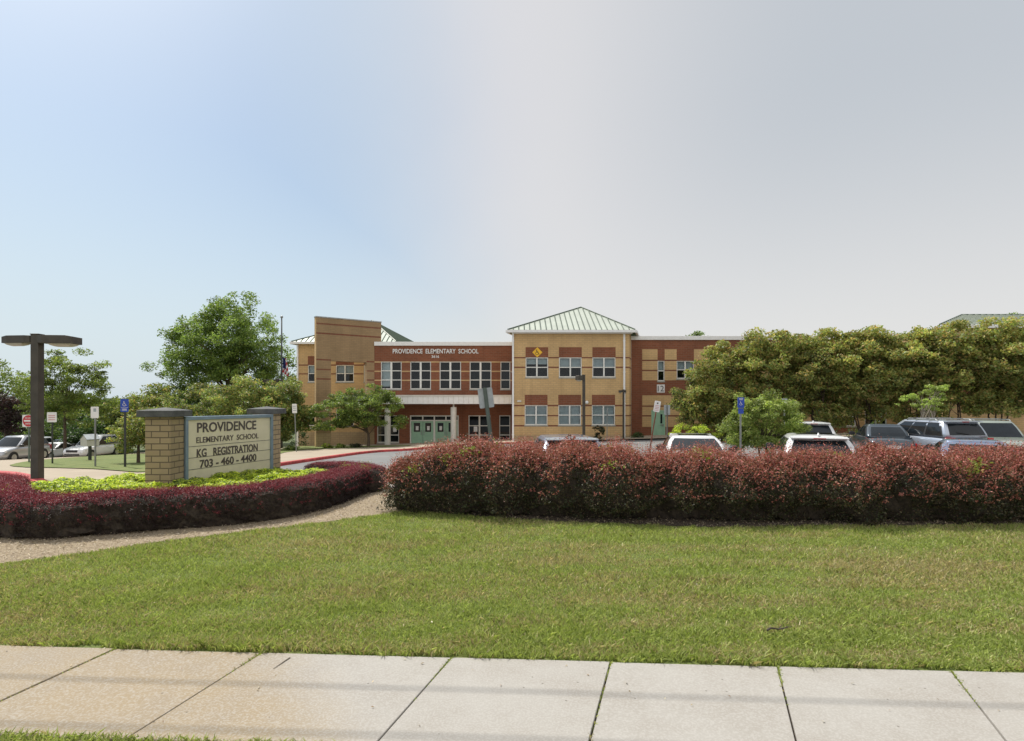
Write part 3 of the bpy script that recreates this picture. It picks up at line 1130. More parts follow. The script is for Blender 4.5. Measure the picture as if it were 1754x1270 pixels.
for i, r in enumerate(eu):
    window(0, Ze, 0, *r, cols=1 if i == 4 else 2, rows=3, mull=0.16, blind=((0.9, 0.0) if i == 0 else None))
for i, r in enumerate(el):
    pz = r[2] + 0.75
    pu = r[0] + (r[1] - r[0]) * (0.8 if i == 0 else 0.32)
    window(0, Ze, 0, *r, cols=1 if i == 2 else 2, rows=2, mull=0.14, rowz=[r[2] + (r[3] - r[2]) * k for k in (0.28, 0.62)], paper=[(pu - 0.16, pu + 0.16, pz + 0.2, pz + 0.65)] if i < 2 else None)
pbox('fascia', X0e, X1e, Ze - 0.14, Ze + 0.3, ZTE - 0.34, ZTE, M['white'], 0.02)
pbox('flat_roof', X0e + 0.5, X1e - 0.5, Ze + 0.3, Ze + 14, ZTE - 0.35, ZTE - 0.12, M['metal'])
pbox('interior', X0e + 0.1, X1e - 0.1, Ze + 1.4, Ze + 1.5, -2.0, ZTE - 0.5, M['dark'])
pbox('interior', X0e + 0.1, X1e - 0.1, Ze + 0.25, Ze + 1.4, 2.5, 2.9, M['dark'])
# lettering on the wall
a, zt = z1(806, 411)
b, zb = z1(1418, 441)
T = Matrix.Translation((0, Ze - BY - 0.012, 0))
fit_text('PROVIDENCE  ELEMENTARY  SCHOOL', a - BX, b - BX, zb - BZ - 0.02, zt - BZ + 0.02, M['white'], 'lettering', school, 0.05, 0.012, T)
a, zt = z1(1083, 454)
b, zb = z1(1137, 474)
fit_text('3616', a - BX, b - BX, zb - BZ, zt - BZ, M['white'], 'lettering', school, 0.04, 0.01, T)
# double entrance doors
u0, u1, c0, c1 = ed
zt_ = z1(0, 922)[1]
fm = MB()
n4 = [u0 + 0.1 + (u1 - u0 - 0.2) * k / 4 for k in range(5)]
fm.box(u0, u0 + 0.1, 0, 0.14, c0, c1)
fm.box(u1 - 0.1, u1, 0, 0.14, c0, c1)
fm.box(u0 + 0.1, u1 - 0.1, 0, 0.14, c1 - 0.09, c1)
fm.box(u0 + 0.1, u1 - 0.1, 0, 0.14, zt_ - 0.05, zt_ + 0.05)
fm.box(n4[2] - 0.08, n4[2] + 0.08, -0.02, 0.14, c0, zt_ - 0.05)
for k in (1, 2, 3):
    fm.box(n4[k] - 0.05, n4[k] + 0.05, 0.0, 0.14, zt_ + 0.05, c1 - 0.09)
ent = fm.build('entrance_frame', M['frame'], school, loc=bl(0, Ze))
mb = MB()
mb.face([(u0 + 0.1, 0.1, zt_ + 0.05), (u1 - 0.1, 0.1, zt_ + 0.05), (u1 - 0.1, 0.1, c1 - 0.09), (u0 + 0.1, 0.1, c1 - 0.09)])
mb.build('transom_pane', M['carglass'], ent)
for k in range(4):
    a, b = n4[k] + (0.08 if k == 2 else 0.012), n4[k + 1] - (0.08 if k == 1 else 0.012)
    mb = MB()
    mb.box(a, b, 0.05, 0.11, c0, zt_ - 0.05, 0)
    sgn = 1 if k % 2 == 0 else -1
    hx_ = b - 0.1 if k % 2 == 0 else a + 0.1
    mb.box(hx_ - 0.025, hx_ + 0.025, -0.01, 0.05, c0 + 0.75, c0 + 1.15, 1)
    lw = (b - a)
    mb.box(a + lw * 0.22, a + lw * 0.78, 0.04, 0.048, c0 + lw * 0.0 + 1.0, zt_ - 0.2, 2)
    if k < 3:
        mb.box(a + lw * 0.4, a + lw * 0.64, 0.032, 0.038, c0 + 1.15, c0 + 1.5, 3)
    mb.build('door_leaf', [M['door'], M['metal'], M['carglass'], M['paper']], ent)
# canopy on round columns
Zc = 48.4
ca, cb = P(590, 0, Zc).x, P(876.5, 0, Zc).x
zt, zb = P(0, 677.3, Zc).z, P(0, 692.3, Zc).z
cn = pbox('canopy', ca, cb, Zc, Ze - 0.02, zb, zt, M['white'])
mb = MB()
for x in np.arange(ca + 0.2, cb, 0.42):
    mb.box(x - BX, x + 0.03 - BX, Zc - 0.02 - BY, Zc - BY, zb + 0.05 - BZ, zt - 0.12 - BZ)
mb.box(ca - 0.04 - BX, cb + 0.0 - BX, Zc - 0.06 - BY, Zc - BY, zt - 0.09 - BZ, zt + 0.02 - BZ)
mb.build('panel_seam', M['offwhite'], cn)
for px in (664, 777):
    cx_ = P(px, 0, 48.9).x
    gz = g(cx_, 48.9) + 0.05
    mb = MB()
    ring = lambda r, z: [(cx_ - BX + r * math.cos(t), 48.9 - BY + r * math.sin(t), z - BZ) for t in np.linspace(0, 2 * math.pi, 20, endpoint=False)]
    mb.loft([ring(0.25, gz), ring(0.25, zb - 0.28), ring(0.22, zb - 0.26), ring(0.07, zb - 0.25), ring(0.07, zb)])
    mb.build('column', M['offwhite'], school, smooth=False)

# --- left block behind the screen wall (front plane 53.5 m away)
Zl = 53.5


def zl(zx, zy, Z=Zl):
    p = P(480 + zx / 4.176, 500 + zy / 4.176, Z)
    return p.x, p.z


lw = [(zl(a, 0)[0], zl(b, 0)[0], zl(0, 645)[1], zl(0, 525)[1]) for a, b in ((197, 328), (398, 527), (597, 728))]
ll = [(zl(a, 0)[0], zl(b, 0)[0], zl(0, 960)[1], zl(0, 840)[1]) for a, b in ((197, 328), (398, 527), (597, 728))]
reg = [(-40, 0, -3, zl(0, 1003)[1], 3)]
for yb in (525, 588):
    zc = zl(0, yb)[1]
    reg.append((-40, 0, zc - 0.055, zc + 0.055, 2))
reg += [(a, b, d, zl(0, 460)[1] if i == 0 else zl(0, 462)[1], 1) for i, (a, b, c, d) in enumerate(lw)]
XL0, XL1 = zl(118, 0)[0], zl(850, 0)[0]
facade('wall', 0, Zl, 0, XL0, XL1, -2.5, 8.0, 0, reg, lw + ll)
for r in lw:
    window(0, Zl, 0, *r, blind=(0.45, 0.45))
for r in ll:
    window(0, Zl, 0, *r, blind=None)
facade('wall', XL0, Zl + 10, -math.pi / 2, 0, 10, -2.5, 8.0, 0, [(-1, 20, -3, zl(0, 1003)[1], 3)], [])
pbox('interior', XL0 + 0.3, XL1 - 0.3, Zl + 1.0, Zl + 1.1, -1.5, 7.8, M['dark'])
hip_roof((XL0 - 0.35, Zl - 0.4, 8.15), (XL1 - 0.2, Zl - 0.4, 8.15), (1.8, 10.6, 0), (-14.0, 58.5, 10.8), (-14.0, 58.5, 10.8))
gutter_run([(XL0 + 1.45, Zl + 10), (XL0 - 0.35, Zl - 0.4), (XL1 - 0.2, Zl - 0.4)], 8.13, 0.2)
downspout(XL0 + 0.1, Zl, -1.6, 7.9)

# --- brick screen wall with a portal, standing askew in front of the left block
TX, TY, tyaw = P(541.5, 0, 48).x, 48.0, math.atan2(1, 1.41)
tc_, ts_ = math.cos(tyaw), math.sin(tyaw)


def tu(px):
    k = (px - CX) / F
    return (k * TY - TX) / (tc_ - k * ts_)


def tz(py):
    return CAMH + (HZ - py) * 0.048


uo0, uo1, TW, TT = tu(567), tu(628), tu(653), 0.45
ztop = tz(543.5)
reg = [(-1, 20, tz(y) - 0.06, tz(y) + 0.06, 2) for y in (554, 570.6)]
reg += [(-1, uo0, tz(y) - 0.055, tz(y) + 0.055, 2) for y in (616, 632.7, 649.2)] + [(uo1, 20, tz(y) - 0.055, tz(y) + 0.055, 2) for y in (616, 632.7, 649.2)]
reg += [(-1, 20, -3, tz(743), 3)]
op = (uo0, uo1, -3, tz(617.5))
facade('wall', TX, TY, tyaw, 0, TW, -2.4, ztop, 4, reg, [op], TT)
mb = MB()
for a, b, c, d in ((0, 0, -2.4, ztop), (TW, TW, -2.4, ztop)):
    q = [(a, 0, c), (a, 0, d), (a, TT, d), (a, TT, c)]
    mb.face(q if a == 0 else q[::-1], 0)
mb.face([(0, TT, -2.4), (uo0, TT, -2.4), (uo0, TT, ztop), (0, TT, ztop)][::-1], 0)
mb.face([(uo1, TT, -2.4), (TW, TT, -2.4), (TW, TT, ztop), (uo1, TT, ztop)][::-1], 0)
mb.face([(uo0, TT, op[3]), (uo1, TT, op[3]), (uo1, TT, ztop), (uo0, TT, ztop)][::-1], 0)
mb.build('wall', [M['tan']], school, loc=bl(TX, TY), rot=(0, 0, tyaw))
mb = MB()
mb.box(-0.03, TW + 0.03, -0.04, TT + 0.04, ztop, ztop + 0.09)
mb.build('coping', M['metal'], school, loc=bl(TX, TY), rot=(0, 0, tyaw))


# ------------------------------------------------------------------ trees and shrubs
def grow(name, label, cat, x, y, blobs, n_clump, clump_r, n_leaf, leaf, pal, trunk=None, seed=1, group=None, bark='bark', flat=0.6, lim=9, stems=1, shell=0.45, aspect=0.55, leafmat='leaf', up=0.35, clump_var=0.25):
    """tree or shrub: blobs are crown ellipsoids (dx, dy, z, rx, ry, rz) with z absolute; trunk = (radius, fork height above the ground)"""
    rng = np.random.default_rng(seed)
    z0 = g(x, y)
    t = thing(name, label, cat, (x, y, z0), 0, group)
    B = np.array(blobs, float)
    vol = B[:, 3] * B[:, 4] * B[:, 5]
    which = rng.choice(len(B), n_clump, p=vol / vol.sum())
    d = rng.normal(size=(n_clump, 3))
    d /= np.linalg.norm(d, axis=1)[:, None]
    wob = 1 + vnoise(rng, d * 2, (1.2, 2.5), 0.10)[:, None]
    rad = (shell + (1 - shell) * rng.uniform(0, 1, (n_clump, 1)) ** 0.5) * wob
    cc = B[which, 0:3] + d * rad * B[which, 3:6]
    cc[:, 2] -= z0
    cr = clump_r * rng.uniform(0.55, 1.35, n_clump)
    per = rng.choice(n_clump, n_leaf, p=cr ** 2 / (cr ** 2).sum())
    off = rng.normal(size=(n_leaf, 3))
    off /= np.linalg.norm(off, axis=1)[:, None]
    off *= (rng.uniform(0, 1, (n_leaf, 1)) ** 0.45) * cr[per][:, None]
    off[:, 2] *= flat
    C = cc[per] + off
    ok = C[:, 2] > 0.03
    C, per = C[ok], per[ok]
    cols = pick(rng, pal, len(C), 0.16)
    tone = np.clip(1 + rng.normal(size=n_clump) * clump_var, 0.5, 1.7)
    cols = np.clip(cols * tone[per][:, None], 0.004, 1)
    leaf_mesh('crown', C, leaf, cols, M[leafmat], t, up, aspect, rng)
    if trunk:
        r0, fork = trunk
        mb = MB()
        cen = (B[:, :3] * vol[:, None]).sum(0) / vol.sum()
        top = Vector((cen[0], cen[1], max(cen[2] - z0, fork + 0.3)))
        for s in range(stems):
            a = 6.283 * s / max(stems, 1) + 0.5
            o = Vector((math.cos(a), math.sin(a), 0)) * (r0 * 1.6 if stems > 1 else 0)
            lean = Vector((math.cos(a), math.sin(a), 0)) * (0.22 * fork if stems > 1 else 0)
            mid = Vector((0, 0, fork)) + o + lean + Vector((rng.normal() * 0.04, rng.normal() * 0.04, 0)) * fork
            tp = top.lerp(mid, 0.4) if stems > 1 else top
            mb.tube([o + Vector((0, 0, -0.15)), o + Vector((0, 0, 0.12)), o.lerp(mid, 0.5) + Vector((rng.normal() * .03, 0, fork * .1)), mid, mid.lerp(tp, 0.5), tp], [r0 * 1.5, r0 * 1.08, r0 * 0.9, r0 * 0.75, r0 * 0.55, r0 * 0.3], 8)
            idx = rng.choice(n_clump, min(lim, n_clump), replace=False)
            for k in idx:
                e = Vector(cc[k])
                st = mid.lerp(tp, rng.uniform(-0.05, 0.85))
                b = st.lerp(e, 0.5) + Vector((0, 0, 0.12 * (e - st).length))
                rr = r0 * rng.uniform(0.28, 0.45)
                mb.tube([st, b, e], [rr, rr * 0.6, rr * 0.15], 5, cap=False)
        mb.build('trunk', M[bark], t, smooth=True)
    return t


OLIVE = [(0.2822, 0.3096, 0.0892), (0.3575, 0.3387, 0.1071), (0.2258, 0.2903, 0.0892), (0.414, 0.2806, 0.119), (0.16, 0.2226, 0.0774)]
GREEN = [(0.117, 0.1814, 0.056), (0.1602, 0.2238, 0.0587), (0.0862, 0.1452, 0.0476), (0.1971, 0.248, 0.0728)]
BRIGHT = [(0.19, 0.245, 0.050), (0.14, 0.20, 0.045), (0.24, 0.27, 0.06), (0.10, 0.15, 0.038)]
DARKG = [(0.0525, 0.0975, 0.033), (0.075, 0.1275, 0.039), (0.042, 0.075, 0.03)]
PURPLE = [(0.045, 0.022, 0.028), (0.06, 0.03, 0.035), (0.035, 0.03, 0.028), (0.05, 0.045, 0.028)]
YELLOWG = [(0.6038, 0.69, 0.0791), (0.4887, 0.6038, 0.0719), (0.7188, 0.7475, 0.1079), (0.345, 0.46, 0.0646)]


def at(px, Z):
    return (px - CX) * Z / F


def zpy(py, Z):
    return CAMH + (HZ - py) * Z / F


def blob(px, py, Z, rpx, rpy, x0, depth=None, dy=0.0):
    """ellipsoid whose outline fills the photo's pixel ellipse when it stands Z metres away"""
    rx = rpx * Z / F
    return (at(px, Z) - x0, dy, zpy(py, Z), rx, depth or rx, rpy * Z / F)


# tall tree behind the ornamental trees, left of the flagpole
Z = 64.0
x0 = at(392, Z)
grow('shade_tree', 'tall broad green shade tree towering over the low trees left of the flagpole', 'tree', x0, Z,
     [blob(392, 590, Z, 88, 66, x0), blob(405, 545, Z, 58, 46, x0), blob(350, 610, Z, 70, 52, x0, dy=-1), blob(440, 610, Z, 60, 56, x0, dy=1), blob(398, 532, Z, 44, 30, x0), blob(312, 640, Z, 48, 40, x0), blob(335, 590, Z, 50, 44, x0), blob(465, 640, Z, 44, 50, x0), blob(400, 650, Z, 90, 50, x0)],
     460, 0.85, 56000, 0.26, [(0.15, 0.225, 0.06), (0.19, 0.26, 0.06), (0.11, 0.18, 0.05), (0.22, 0.28, 0.075)], (0.38, 4.0), 8, lim=22, shell=0.3, flat=0.7)
# leafy tree with the see-through crown behind the pole lamp
Z = 50.0
x0 = at(111, Z)
grow('young_tree', 'loose light green tree right of the near lamp post with sky showing through', 'tree', x0, Z,
     [blob(112, 668, Z, 66, 58, x0), blob(130, 640, Z, 50, 42, x0), blob(88, 640, Z, 36, 44, x0), blob(112, 605, Z, 24, 20, x0), blob(160, 700, Z, 42, 34, x0), blob(80, 700, Z, 40, 30, x0)],
     190, 0.60, 20000, 0.19, BRIGHT, (0.13, 3.2), 5, lim=20, shell=0.25, flat=0.5)
Z = 60.0
x0 = at(10, Z)
grow('shade_tree', 'yellow-green tree at the left edge of the photo above the purple one', 'tree', x0, Z,
     [blob(8, 680, Z, 60, 40, x0), blob(-20, 660, Z, 50, 44, x0), blob(45, 695, Z, 34, 30, x0)], 60, 0.9, 9000, 0.24, BRIGHT, (0.25, 3.0), 6)
Z = 54.0
x0 = at(14, Z)
grow('purple_tree', 'dark purple-leaved tree at the left edge behind the silver car', 'tree', x0, Z,
     [blob(16, 706, Z, 44, 38, x0), blob(-20, 710, Z, 46, 40, x0), blob(48, 722, Z, 26, 26, x0)], 70, 0.75, 12000, 0.22, PURPLE, (0.22, 1.4), 7)
# trees along the back of the lot, left
for i, (px, py, Z, rx, ry, pal, sd_, lab) in enumerate((
        (215, 715, 62, 50, 34, OLIVE + GREEN, 11, 'olive green tree behind the blue parking sign and the plain white sign'),
        (165, 738, 60, 46, 26, DARKG, 12, 'dark low tree behind the white metal box'),
        (262, 705, 57, 44, 42, OLIVE + BRIGHT, 13, 'olive tree with a rounded top just left of the tall shade tree'),
        (75, 742, 66, 56, 24, DARKG + GREEN, 14, 'dark green tree behind the parked white van on the far left'),
        (300, 700, 60, 50, 48, GREEN + DARKG, 15, 'mid green tree filling the gap below the left side of the tall shade tree'),
        (0, 740, 70, 60, 26, DARKG, 16, 'dark green low tree behind the purple one at the left edge'))):
    x0 = at(px, Z)
    grow('background_tree', lab, 'tree', x0, Z, [blob(px, py, Z, rx, ry, x0), blob(px - rx * .4, py + 8, Z, rx * .7, ry * .8, x0, dy=1), blob(px + rx * .4, py + 6, Z, rx * .7, ry * .8, x0, dy=-1), blob(px, py + ry * .7, Z, rx, ry * .7, x0)],
         95, 0.9, 14000, 0.25, pal, (0.2, 1.0), sd_, 'trees at the back of the car park')
# wood far beyond the lot
rng = np.random.default_rng(77)
n = 26000
wx = rng.uniform(-130, 10, n)
wy = 95 + rng.uniform(0, 14, n)
hh = 6.3 + vnoise(rng, np.stack([wx, wx * 0], 1), (9, 22), 1.2)
wz = rng.uniform(-3.2, 1, n) ** 1.0
wz = -3.0 + (hh) * rng.uniform(0, 1, n) ** 0.6
tag(leaf_mesh('woods', np.stack([wx, wy, wz], 1), 0.9, pick(rng, GREEN + DARKG, n), M['leaf'], None, 0.3, 0.7, rng), kind='stuff')

# ornamental trees between the sign and the flagpole
for i, (px, Z, rx, top, sd_, lab) in enumerate(((345, 44, 58, 656, 21, 'low spreading green tree behind the left end of the school sign'),
                                               (415, 42, 56, 646, 22, 'low dense green tree behind the middle of the school sign'),
                                               (478, 43, 42, 641, 23, 'low dense green tree below the flag, behind the small twin lamp'))):
    x0 = at(px, Z)
    cy = (top + 752) / 2
    ry = (752 - top) / 2
    grow('ornamental_tree', lab, 'tree', x0, Z, [blob(px, cy - 8, Z, rx, ry * .8, x0), blob(px - rx * .5, cy + 8, Z, rx * .6, ry * .75, x0, dy=-.6), blob(px + rx * .45, cy + 10, Z, rx * .6, ry * .75, x0, dy=.4), blob(px, cy + 24, Z, rx * .9, ry * .6, x0)],
         130, 0.60, 24000, 0.17, GREEN + OLIVE, (0.12, 1.0), sd_, 'low trees behind the sign', lim=12)
# small tree just left of the sign's pier
Z = 27.0
x0 = at(237, Z)
grow('small_tree', 'small dark-trunked tree with layered leaves just left of the sign pier', 'tree', x0, Z,
     [blob(240, 735, Z, 44, 22, x0), blob(212, 752, Z, 28, 18, x0, dy=-.3), blob(265, 725, Z, 40, 24, x0), blob(232, 762, Z, 30, 13, x0), blob(285, 745, Z, 30, 18, x0)], 110, 0.32, 12000, 0.11, BRIGHT + OLIVE, (0.075, 0.9), 31, lim=14, flat=0.5)
# small tree in front of the entrance
Z = 44.5
x0 = at(631, Z)
grow('cherry_tree', 'small spreading green tree with a dark trunk in front of the school entrance', 'tree', x0, Z,
     [blob(622, 690, Z, 58, 24, x0), blob(640, 674, Z, 36, 16, x0), blob(585, 706, Z, 44, 22, x0, dy=-.6), blob(662, 706, Z, 34, 24, x0, dy=.5), blob(562, 722, Z, 34, 16, x0), blob(610, 720, Z, 44, 14, x0), blob(680, 722, Z, 16, 12, x0), blob(533, 716, Z, 26, 24, x0)],
     190, 0.46, 24000, 0.15, BRIGHT + GREEN, (0.12, 1.1), 32, lim=22, flat=0.45)

# crape myrtles in front of the right wing
myr = ((1238, 640, 60, 66, 39.5, 41), (1318, 622, 76, 64, 38.6, 42), (1400, 618, 74, 64, 38.0, 43), (1478, 617, 76, 66, 37.4, 44), (1556, 616, 74, 66, 36.9, 45), (1632, 611, 76, 68, 36.4, 46), (1712, 606, 76, 70, 36.0, 47), (1795, 604, 76, 72, 35.6, 48))
labs = ('left end of the row, nearest the number 12', 'second in the row, behind the round light green bush', 'third in the row, above the two white cars', 'fourth in the row, behind the dark sedan',
        'fifth in the row, left of the pale small tree', 'sixth in the row, behind the pale small tree', 'seventh in the row, above the silver wagon', 'cut off by the right edge of the photo')
for (px, py, rx, ry, Z, sd_), lb in zip(myr, labs):
    x0 = at(px, Z)
    k = (sd_ * 37 % 7 - 3)
    grow('crape_myrtle', 'olive crape myrtle with bronze tips, ' + lb, 'tree', x0, Z,
         [blob(px, py, Z, rx * .86, ry * .86, x0, 2.0), blob(px - 24, py + 18 + k, Z, rx * .72, ry * .82, x0, 1.6, -.8), blob(px + 26, py + 16 - k, Z, rx * .72, ry * .82, x0, 1.6, -.5), blob(px + 3 * k, py - 20, Z, rx * .70, ry * .56, x0, 1.4), blob(px + 10, py + 62, Z, rx * .66, ry * .66, x0, 1.3, -.4), blob(px - 30, py + 62, Z, rx * .55, ry * .55, x0, 1.2, .2), blob(px, py + 88, Z, rx * .85, ry * .36, x0, 1.3, -.3)],
         250, 0.50, 30000, 0.185, OLIVE, (0.055, 1.6), sd_, 'crape myrtles along the right wing', lim=5, stems=4, clump_var=0.24, bark='bark', shell=0.3, flat=0.6)
Z = 40.5
x0 = at(1186, Z)
grow('small_tree', 'dark olive small tree beside the mint side door under the number 12', 'tree', x0, Z,
     [blob(1186, 684, Z, 32, 34, x0), blob(1172, 700, Z, 24, 24, x0), blob(1208, 704, Z, 30, 26, x0)], 60, 0.42, 8000, 0.14, OLIVE + DARKG, (0.07, 0.9), 51, lim=10)
x0 = at(1182, 38.5)
grow('juniper_bush', 'low mounded yellow-green bush below the small tree by the side door', 'bush', x0, 38.5,
     [blob(1180, 744, 38.5, 34, 20, x0, 1.1), blob(1206, 750, 38.5, 30, 16, x0, 1.1)], 70, 0.24, 9000, 0.09, YELLOWG + BRIGHT, None, 52)
x0 = at(1240, 39)
grow('juniper_bush', 'low olive-green bush just left of the round light green bush', 'bush', x0, 39, [blob(1240, 752, 39, 30, 14, x0, .9)], 40, 0.24, 4500, 0.09, BRIGHT + OLIVE, None, 53)
Z = 24.0
x0 = at(1308, Z)
grow('round_bush', 'large round light green bush behind the blue accessible parking sign', 'bush', x0, Z,
     [blob(1308, 722, Z, 56, 46, x0), blob(1300, 690, Z, 34, 26, x0), blob(1275, 740, Z, 36, 32, x0), blob(1345, 735, Z, 34, 32, x0), blob(1308, 748, Z, 58, 26, x0)], 190, 0.30, 24000, 0.11, [(0.27, 0.33, 0.085), (0.20, 0.27, 0.07), (0.34, 0.37, 0.12), (0.13, 0.19, 0.055)], (0.05, 0.5), 54, lim=14, aspect=0.45, stems=3)
Z = 30.0
x0 = at(1588, Z)
grow('pale_tree', 'small pale tree with light green leaves and whitish stems behind the blue-grey minivan', 'tree', x0, Z,
     [blob(1592, 680, Z, 32, 20, x0), blob(1560, 688, Z, 26, 9, x0), blob(1605, 668, Z, 20, 13, x0), blob(1585, 700, Z, 16, 8, x0)], 42, 0.22, 3000, 0.11, [(0.30, 0.38, 0.10), (0.36, 0.42, 0.13), (0.2, 0.28, 0.07)], (0.05, 1.35), 55, lim=7, bark='palebark', stems=4, flat=0.45)
for px, py, rx, sd_, lab in ((1182, 573, 22, 61, 'green treetop showing over the flat roof of the right wing'), (1742, 548, 24, 62, 'green treetop showing over the far right hip roof')):
    Z = 80.0
    x0 = at(px, Z)
    grow('background_tree', lab, 'tree', x0, Z, [blob(px, py + 12, Z, rx, 22, x0), blob(px + 14, py + 30, Z, rx * 1.3, 30, x0)], 30, 0.8, 4000, 0.3, GREEN, (0.25, 5.0), sd_)
for px, py, Z, rx, ry, pal, sd_, lab in (
        (560, 766, 43.5, 8, 6.5, BRIGHT + YELLOWG[:1], 71, 'small round yellow-green shrub left of the screen wall leg'),
        (583, 766.5, 43.5, 8.5, 6, BRIGHT, 72, 'small light green shrub, middle one before the portal'),
        (606, 766, 44, 13, 4.5, PURPLE + DARKG, 73, 'low dark shrub right of the two green ones before the portal'),
        (1027, 740, 43.0, 9, 12, PURPLE + DARKG, 74, 'dark shrub under the lower right window of the tan block'),
        (1091, 748, 44.5, 13, 7, DARKG, 75, 'dark low shrub in the corner left of the mint side door'),
        (498, 768, 40, 10, 4, BRIGHT + DARKG, 76, 'small green shrub at the foot of the post left of the entrance'),
        (1500, 742, 42, 34, 12, GREEN + DARKG, 77, 'dark green shrub against the right wing behind the dark sedan'),
        (1400, 742, 43, 30, 11, DARKG, 78, 'dark green shrub against the right wing behind the far white car'),
        (505, 745, 47, 20, 30, DARKG, 79, 'dark tall shrub right of the right sign pier')):
    x0 = at(px, Z)
    grow('shrub', lab, 'shrub', x0, Z, [blob(px, py, Z, rx, ry, x0)], 24, max(0.1, rx * Z / F * .38), 1600, 0.085 if rx < 20 else 0.13, pal, None, sd_)

# ------------------------------------------------------------------ hedges
def hedge(name, label, path, half, hfun, n_leaf, n_shoot, leaf, pal_in, pal_tip, seed, n_weed=0, tip_z=0.55, shoot_len=(0.06, 0.2), rough=0.10, squareness=3.0, base_in=0.75, closed_end=True):
    """a clipped hedge along a path: twiggy core, leaf layer over its skin and leafy shoots standing out of it"""
    rng = np.random.default_rng(seed)
    path = spline(path, 0.15)
    p = np.array(path)
    sl_ = np.concatenate([[0], np.cumsum(np.linalg.norm(np.diff(p, axis=0), axis=1))])
    L = sl_[-1]
    t = thing(name, label, 'hedge', (p[len(p) // 2, 0], p[len(p) // 2, 1], g(*p[len(p) // 2])))
    org = np.array(t.location)

    def surf(s, a, k):
        """point on the skin: s along the path (beyond the ends it rounds off), a = angle 0..pi over the top, k = depth scale"""
        sc = np.clip(s, half * .9, L - half * .9)
        x = np.interp(sc, sl_, p[:, 0])
        y = np.interp(sc, sl_, p[:, 1])
        dx = np.interp(np.clip(sc + .1, 0, L), sl_, p[:, 0]) - np.interp(np.clip(sc - .1, 0, L), sl_, p[:, 0])
        dy = np.interp(np.clip(sc + .1, 0, L), sl_, p[:, 1]) - np.interp(np.clip(sc - .1, 0, L), sl_, p[:, 1])
        n = np.hypot(dx, dy)
        tx, ty = dx / n, dy / n
        ex = (s - sc) / (half * .9)
        endf = np.sqrt(np.clip(1 - np.abs(ex) ** 2, 0.0, 1))
        ca, sa = np.cos(a), np.sin(a)
        q = (np.abs(ca) ** squareness + np.abs(sa) ** squareness) ** (-1 / squareness)
        lat = q * ca * half
        hz = q * sa
        taper = base_in + (1 - base_in) * np.clip(hz * 2.2, 0, 1)
        bump = 0.0 if base_in > .9 else 0.13
        lat = lat * taper * endf * k * (1 + bump * np.sin(s * 4.1 + 0.6) * np.sin(s * 1.37 + 1.0) + bump * 0.5 * np.sin(s * 7.3))
        H = hfun(s) * (0.55 + 0.45 * endf) * (1 + bump * 0.25 * np.sin(s * 6.1 + 2.0))
        e2 = ex * half * .9 * (0.85 + 0.15 * taper) * k
        x, y = x + tx * e2 - ty * lat, y + ty * e2 + tx * lat
        z = G(x, y) + 0.02 + hz * H * (1 - (1 - k) * 0.6)
        return np.stack([x, y, z], -1), hz

    # core
    ns, na = int(L / 0.12), 22
    S_, A_ = np.meshgrid(np.linspace(0.06, L - 0.06, ns), np.linspace(0.02, math.pi - 0.02, na), indexing='ij')
    pc, _ = surf(S_.ravel(), A_.ravel(), 0.87 if base_in > .9 else 0.80)
    pc = pc + rng.normal(size=pc.shape) * 0.025
    mb = MB()
    mb.v = [tuple(q) for q in pc - org]
    for i in range(ns - 1):
        for j in range(na - 1):
            a = i * na + j
            mb.f.append((a, a + na, a + na + 1, a + 1))
    mb.m = [0] * len(mb.f)
    mb.build('branches', M['twigs'], t)
    # leaf layer
    s = rng.uniform(0, L, n_leaf)
    a = rng.uniform(0.0, math.pi, n_leaf)
    k = 1 - np.abs(rng.normal(size=n_leaf)) * 0.09
    pts, hz = surf(s, a, k)
    lump = vnoise(rng, pts, (0.30, 0.55, 1.1), rough)
    cen, _ = surf(s, np.full(n_leaf, math.pi / 2), 0.5)
    dirv = pts - (cen - np.array([0, 0, 0.2]))
    dirv /= np.linalg.norm(dirv, axis=1)[:, None]
    pts = pts + dirv * (lump * k)[:, None]
    keep = (pts[:, 2] > G(pts[:, 0], pts[:, 1]) + 0.015) & (rng.uniform(0, 1, n_leaf) < 0.55 + 0.45 * np.clip(hz * 2.5 + 0.15, 0, 1)) & (vnoise(rng, pts, (0.16, 0.30), 1.0) > -1.15 + rng.uniform(-.3, .3, n_leaf))
    pts, hz, lump = pts[keep], hz[keep], lump[keep]
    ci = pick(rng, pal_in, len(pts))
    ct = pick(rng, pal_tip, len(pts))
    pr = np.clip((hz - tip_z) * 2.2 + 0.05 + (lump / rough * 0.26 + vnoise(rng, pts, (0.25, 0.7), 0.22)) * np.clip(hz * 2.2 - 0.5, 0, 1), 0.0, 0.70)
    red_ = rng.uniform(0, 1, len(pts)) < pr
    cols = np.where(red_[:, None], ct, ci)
    allp, alls, allc = [pts], [np.full(len(pts), leaf)], [cols]
    # shoots
    s = rng.uniform(0, L, n_shoot)
    a = np.clip(rng.normal(math.pi / 2, 0.50, n_shoot), 0.42, math.pi - 0.42)
    sp_, hz = surf(s, a, 0.97)
    cen, _ = surf(s, np.full(n_shoot, math.pi / 2), 0.4)
    dv_ = sp_ - cen
    dv_ /= np.linalg.norm(dv_, axis=1)[:, None]
    dv_ = dv_ * 0.7 + rng.normal(size=dv_.shape) * 0.35 + np.array([0, 0, 0.55])
    dv_ /= np.linalg.norm(dv_, axis=1)[:, None]
    ln = rng.uniform(shoot_len[0], shoot_len[1], n_shoot) * (0.4 + 0.6 * hz)
    m_ = 9
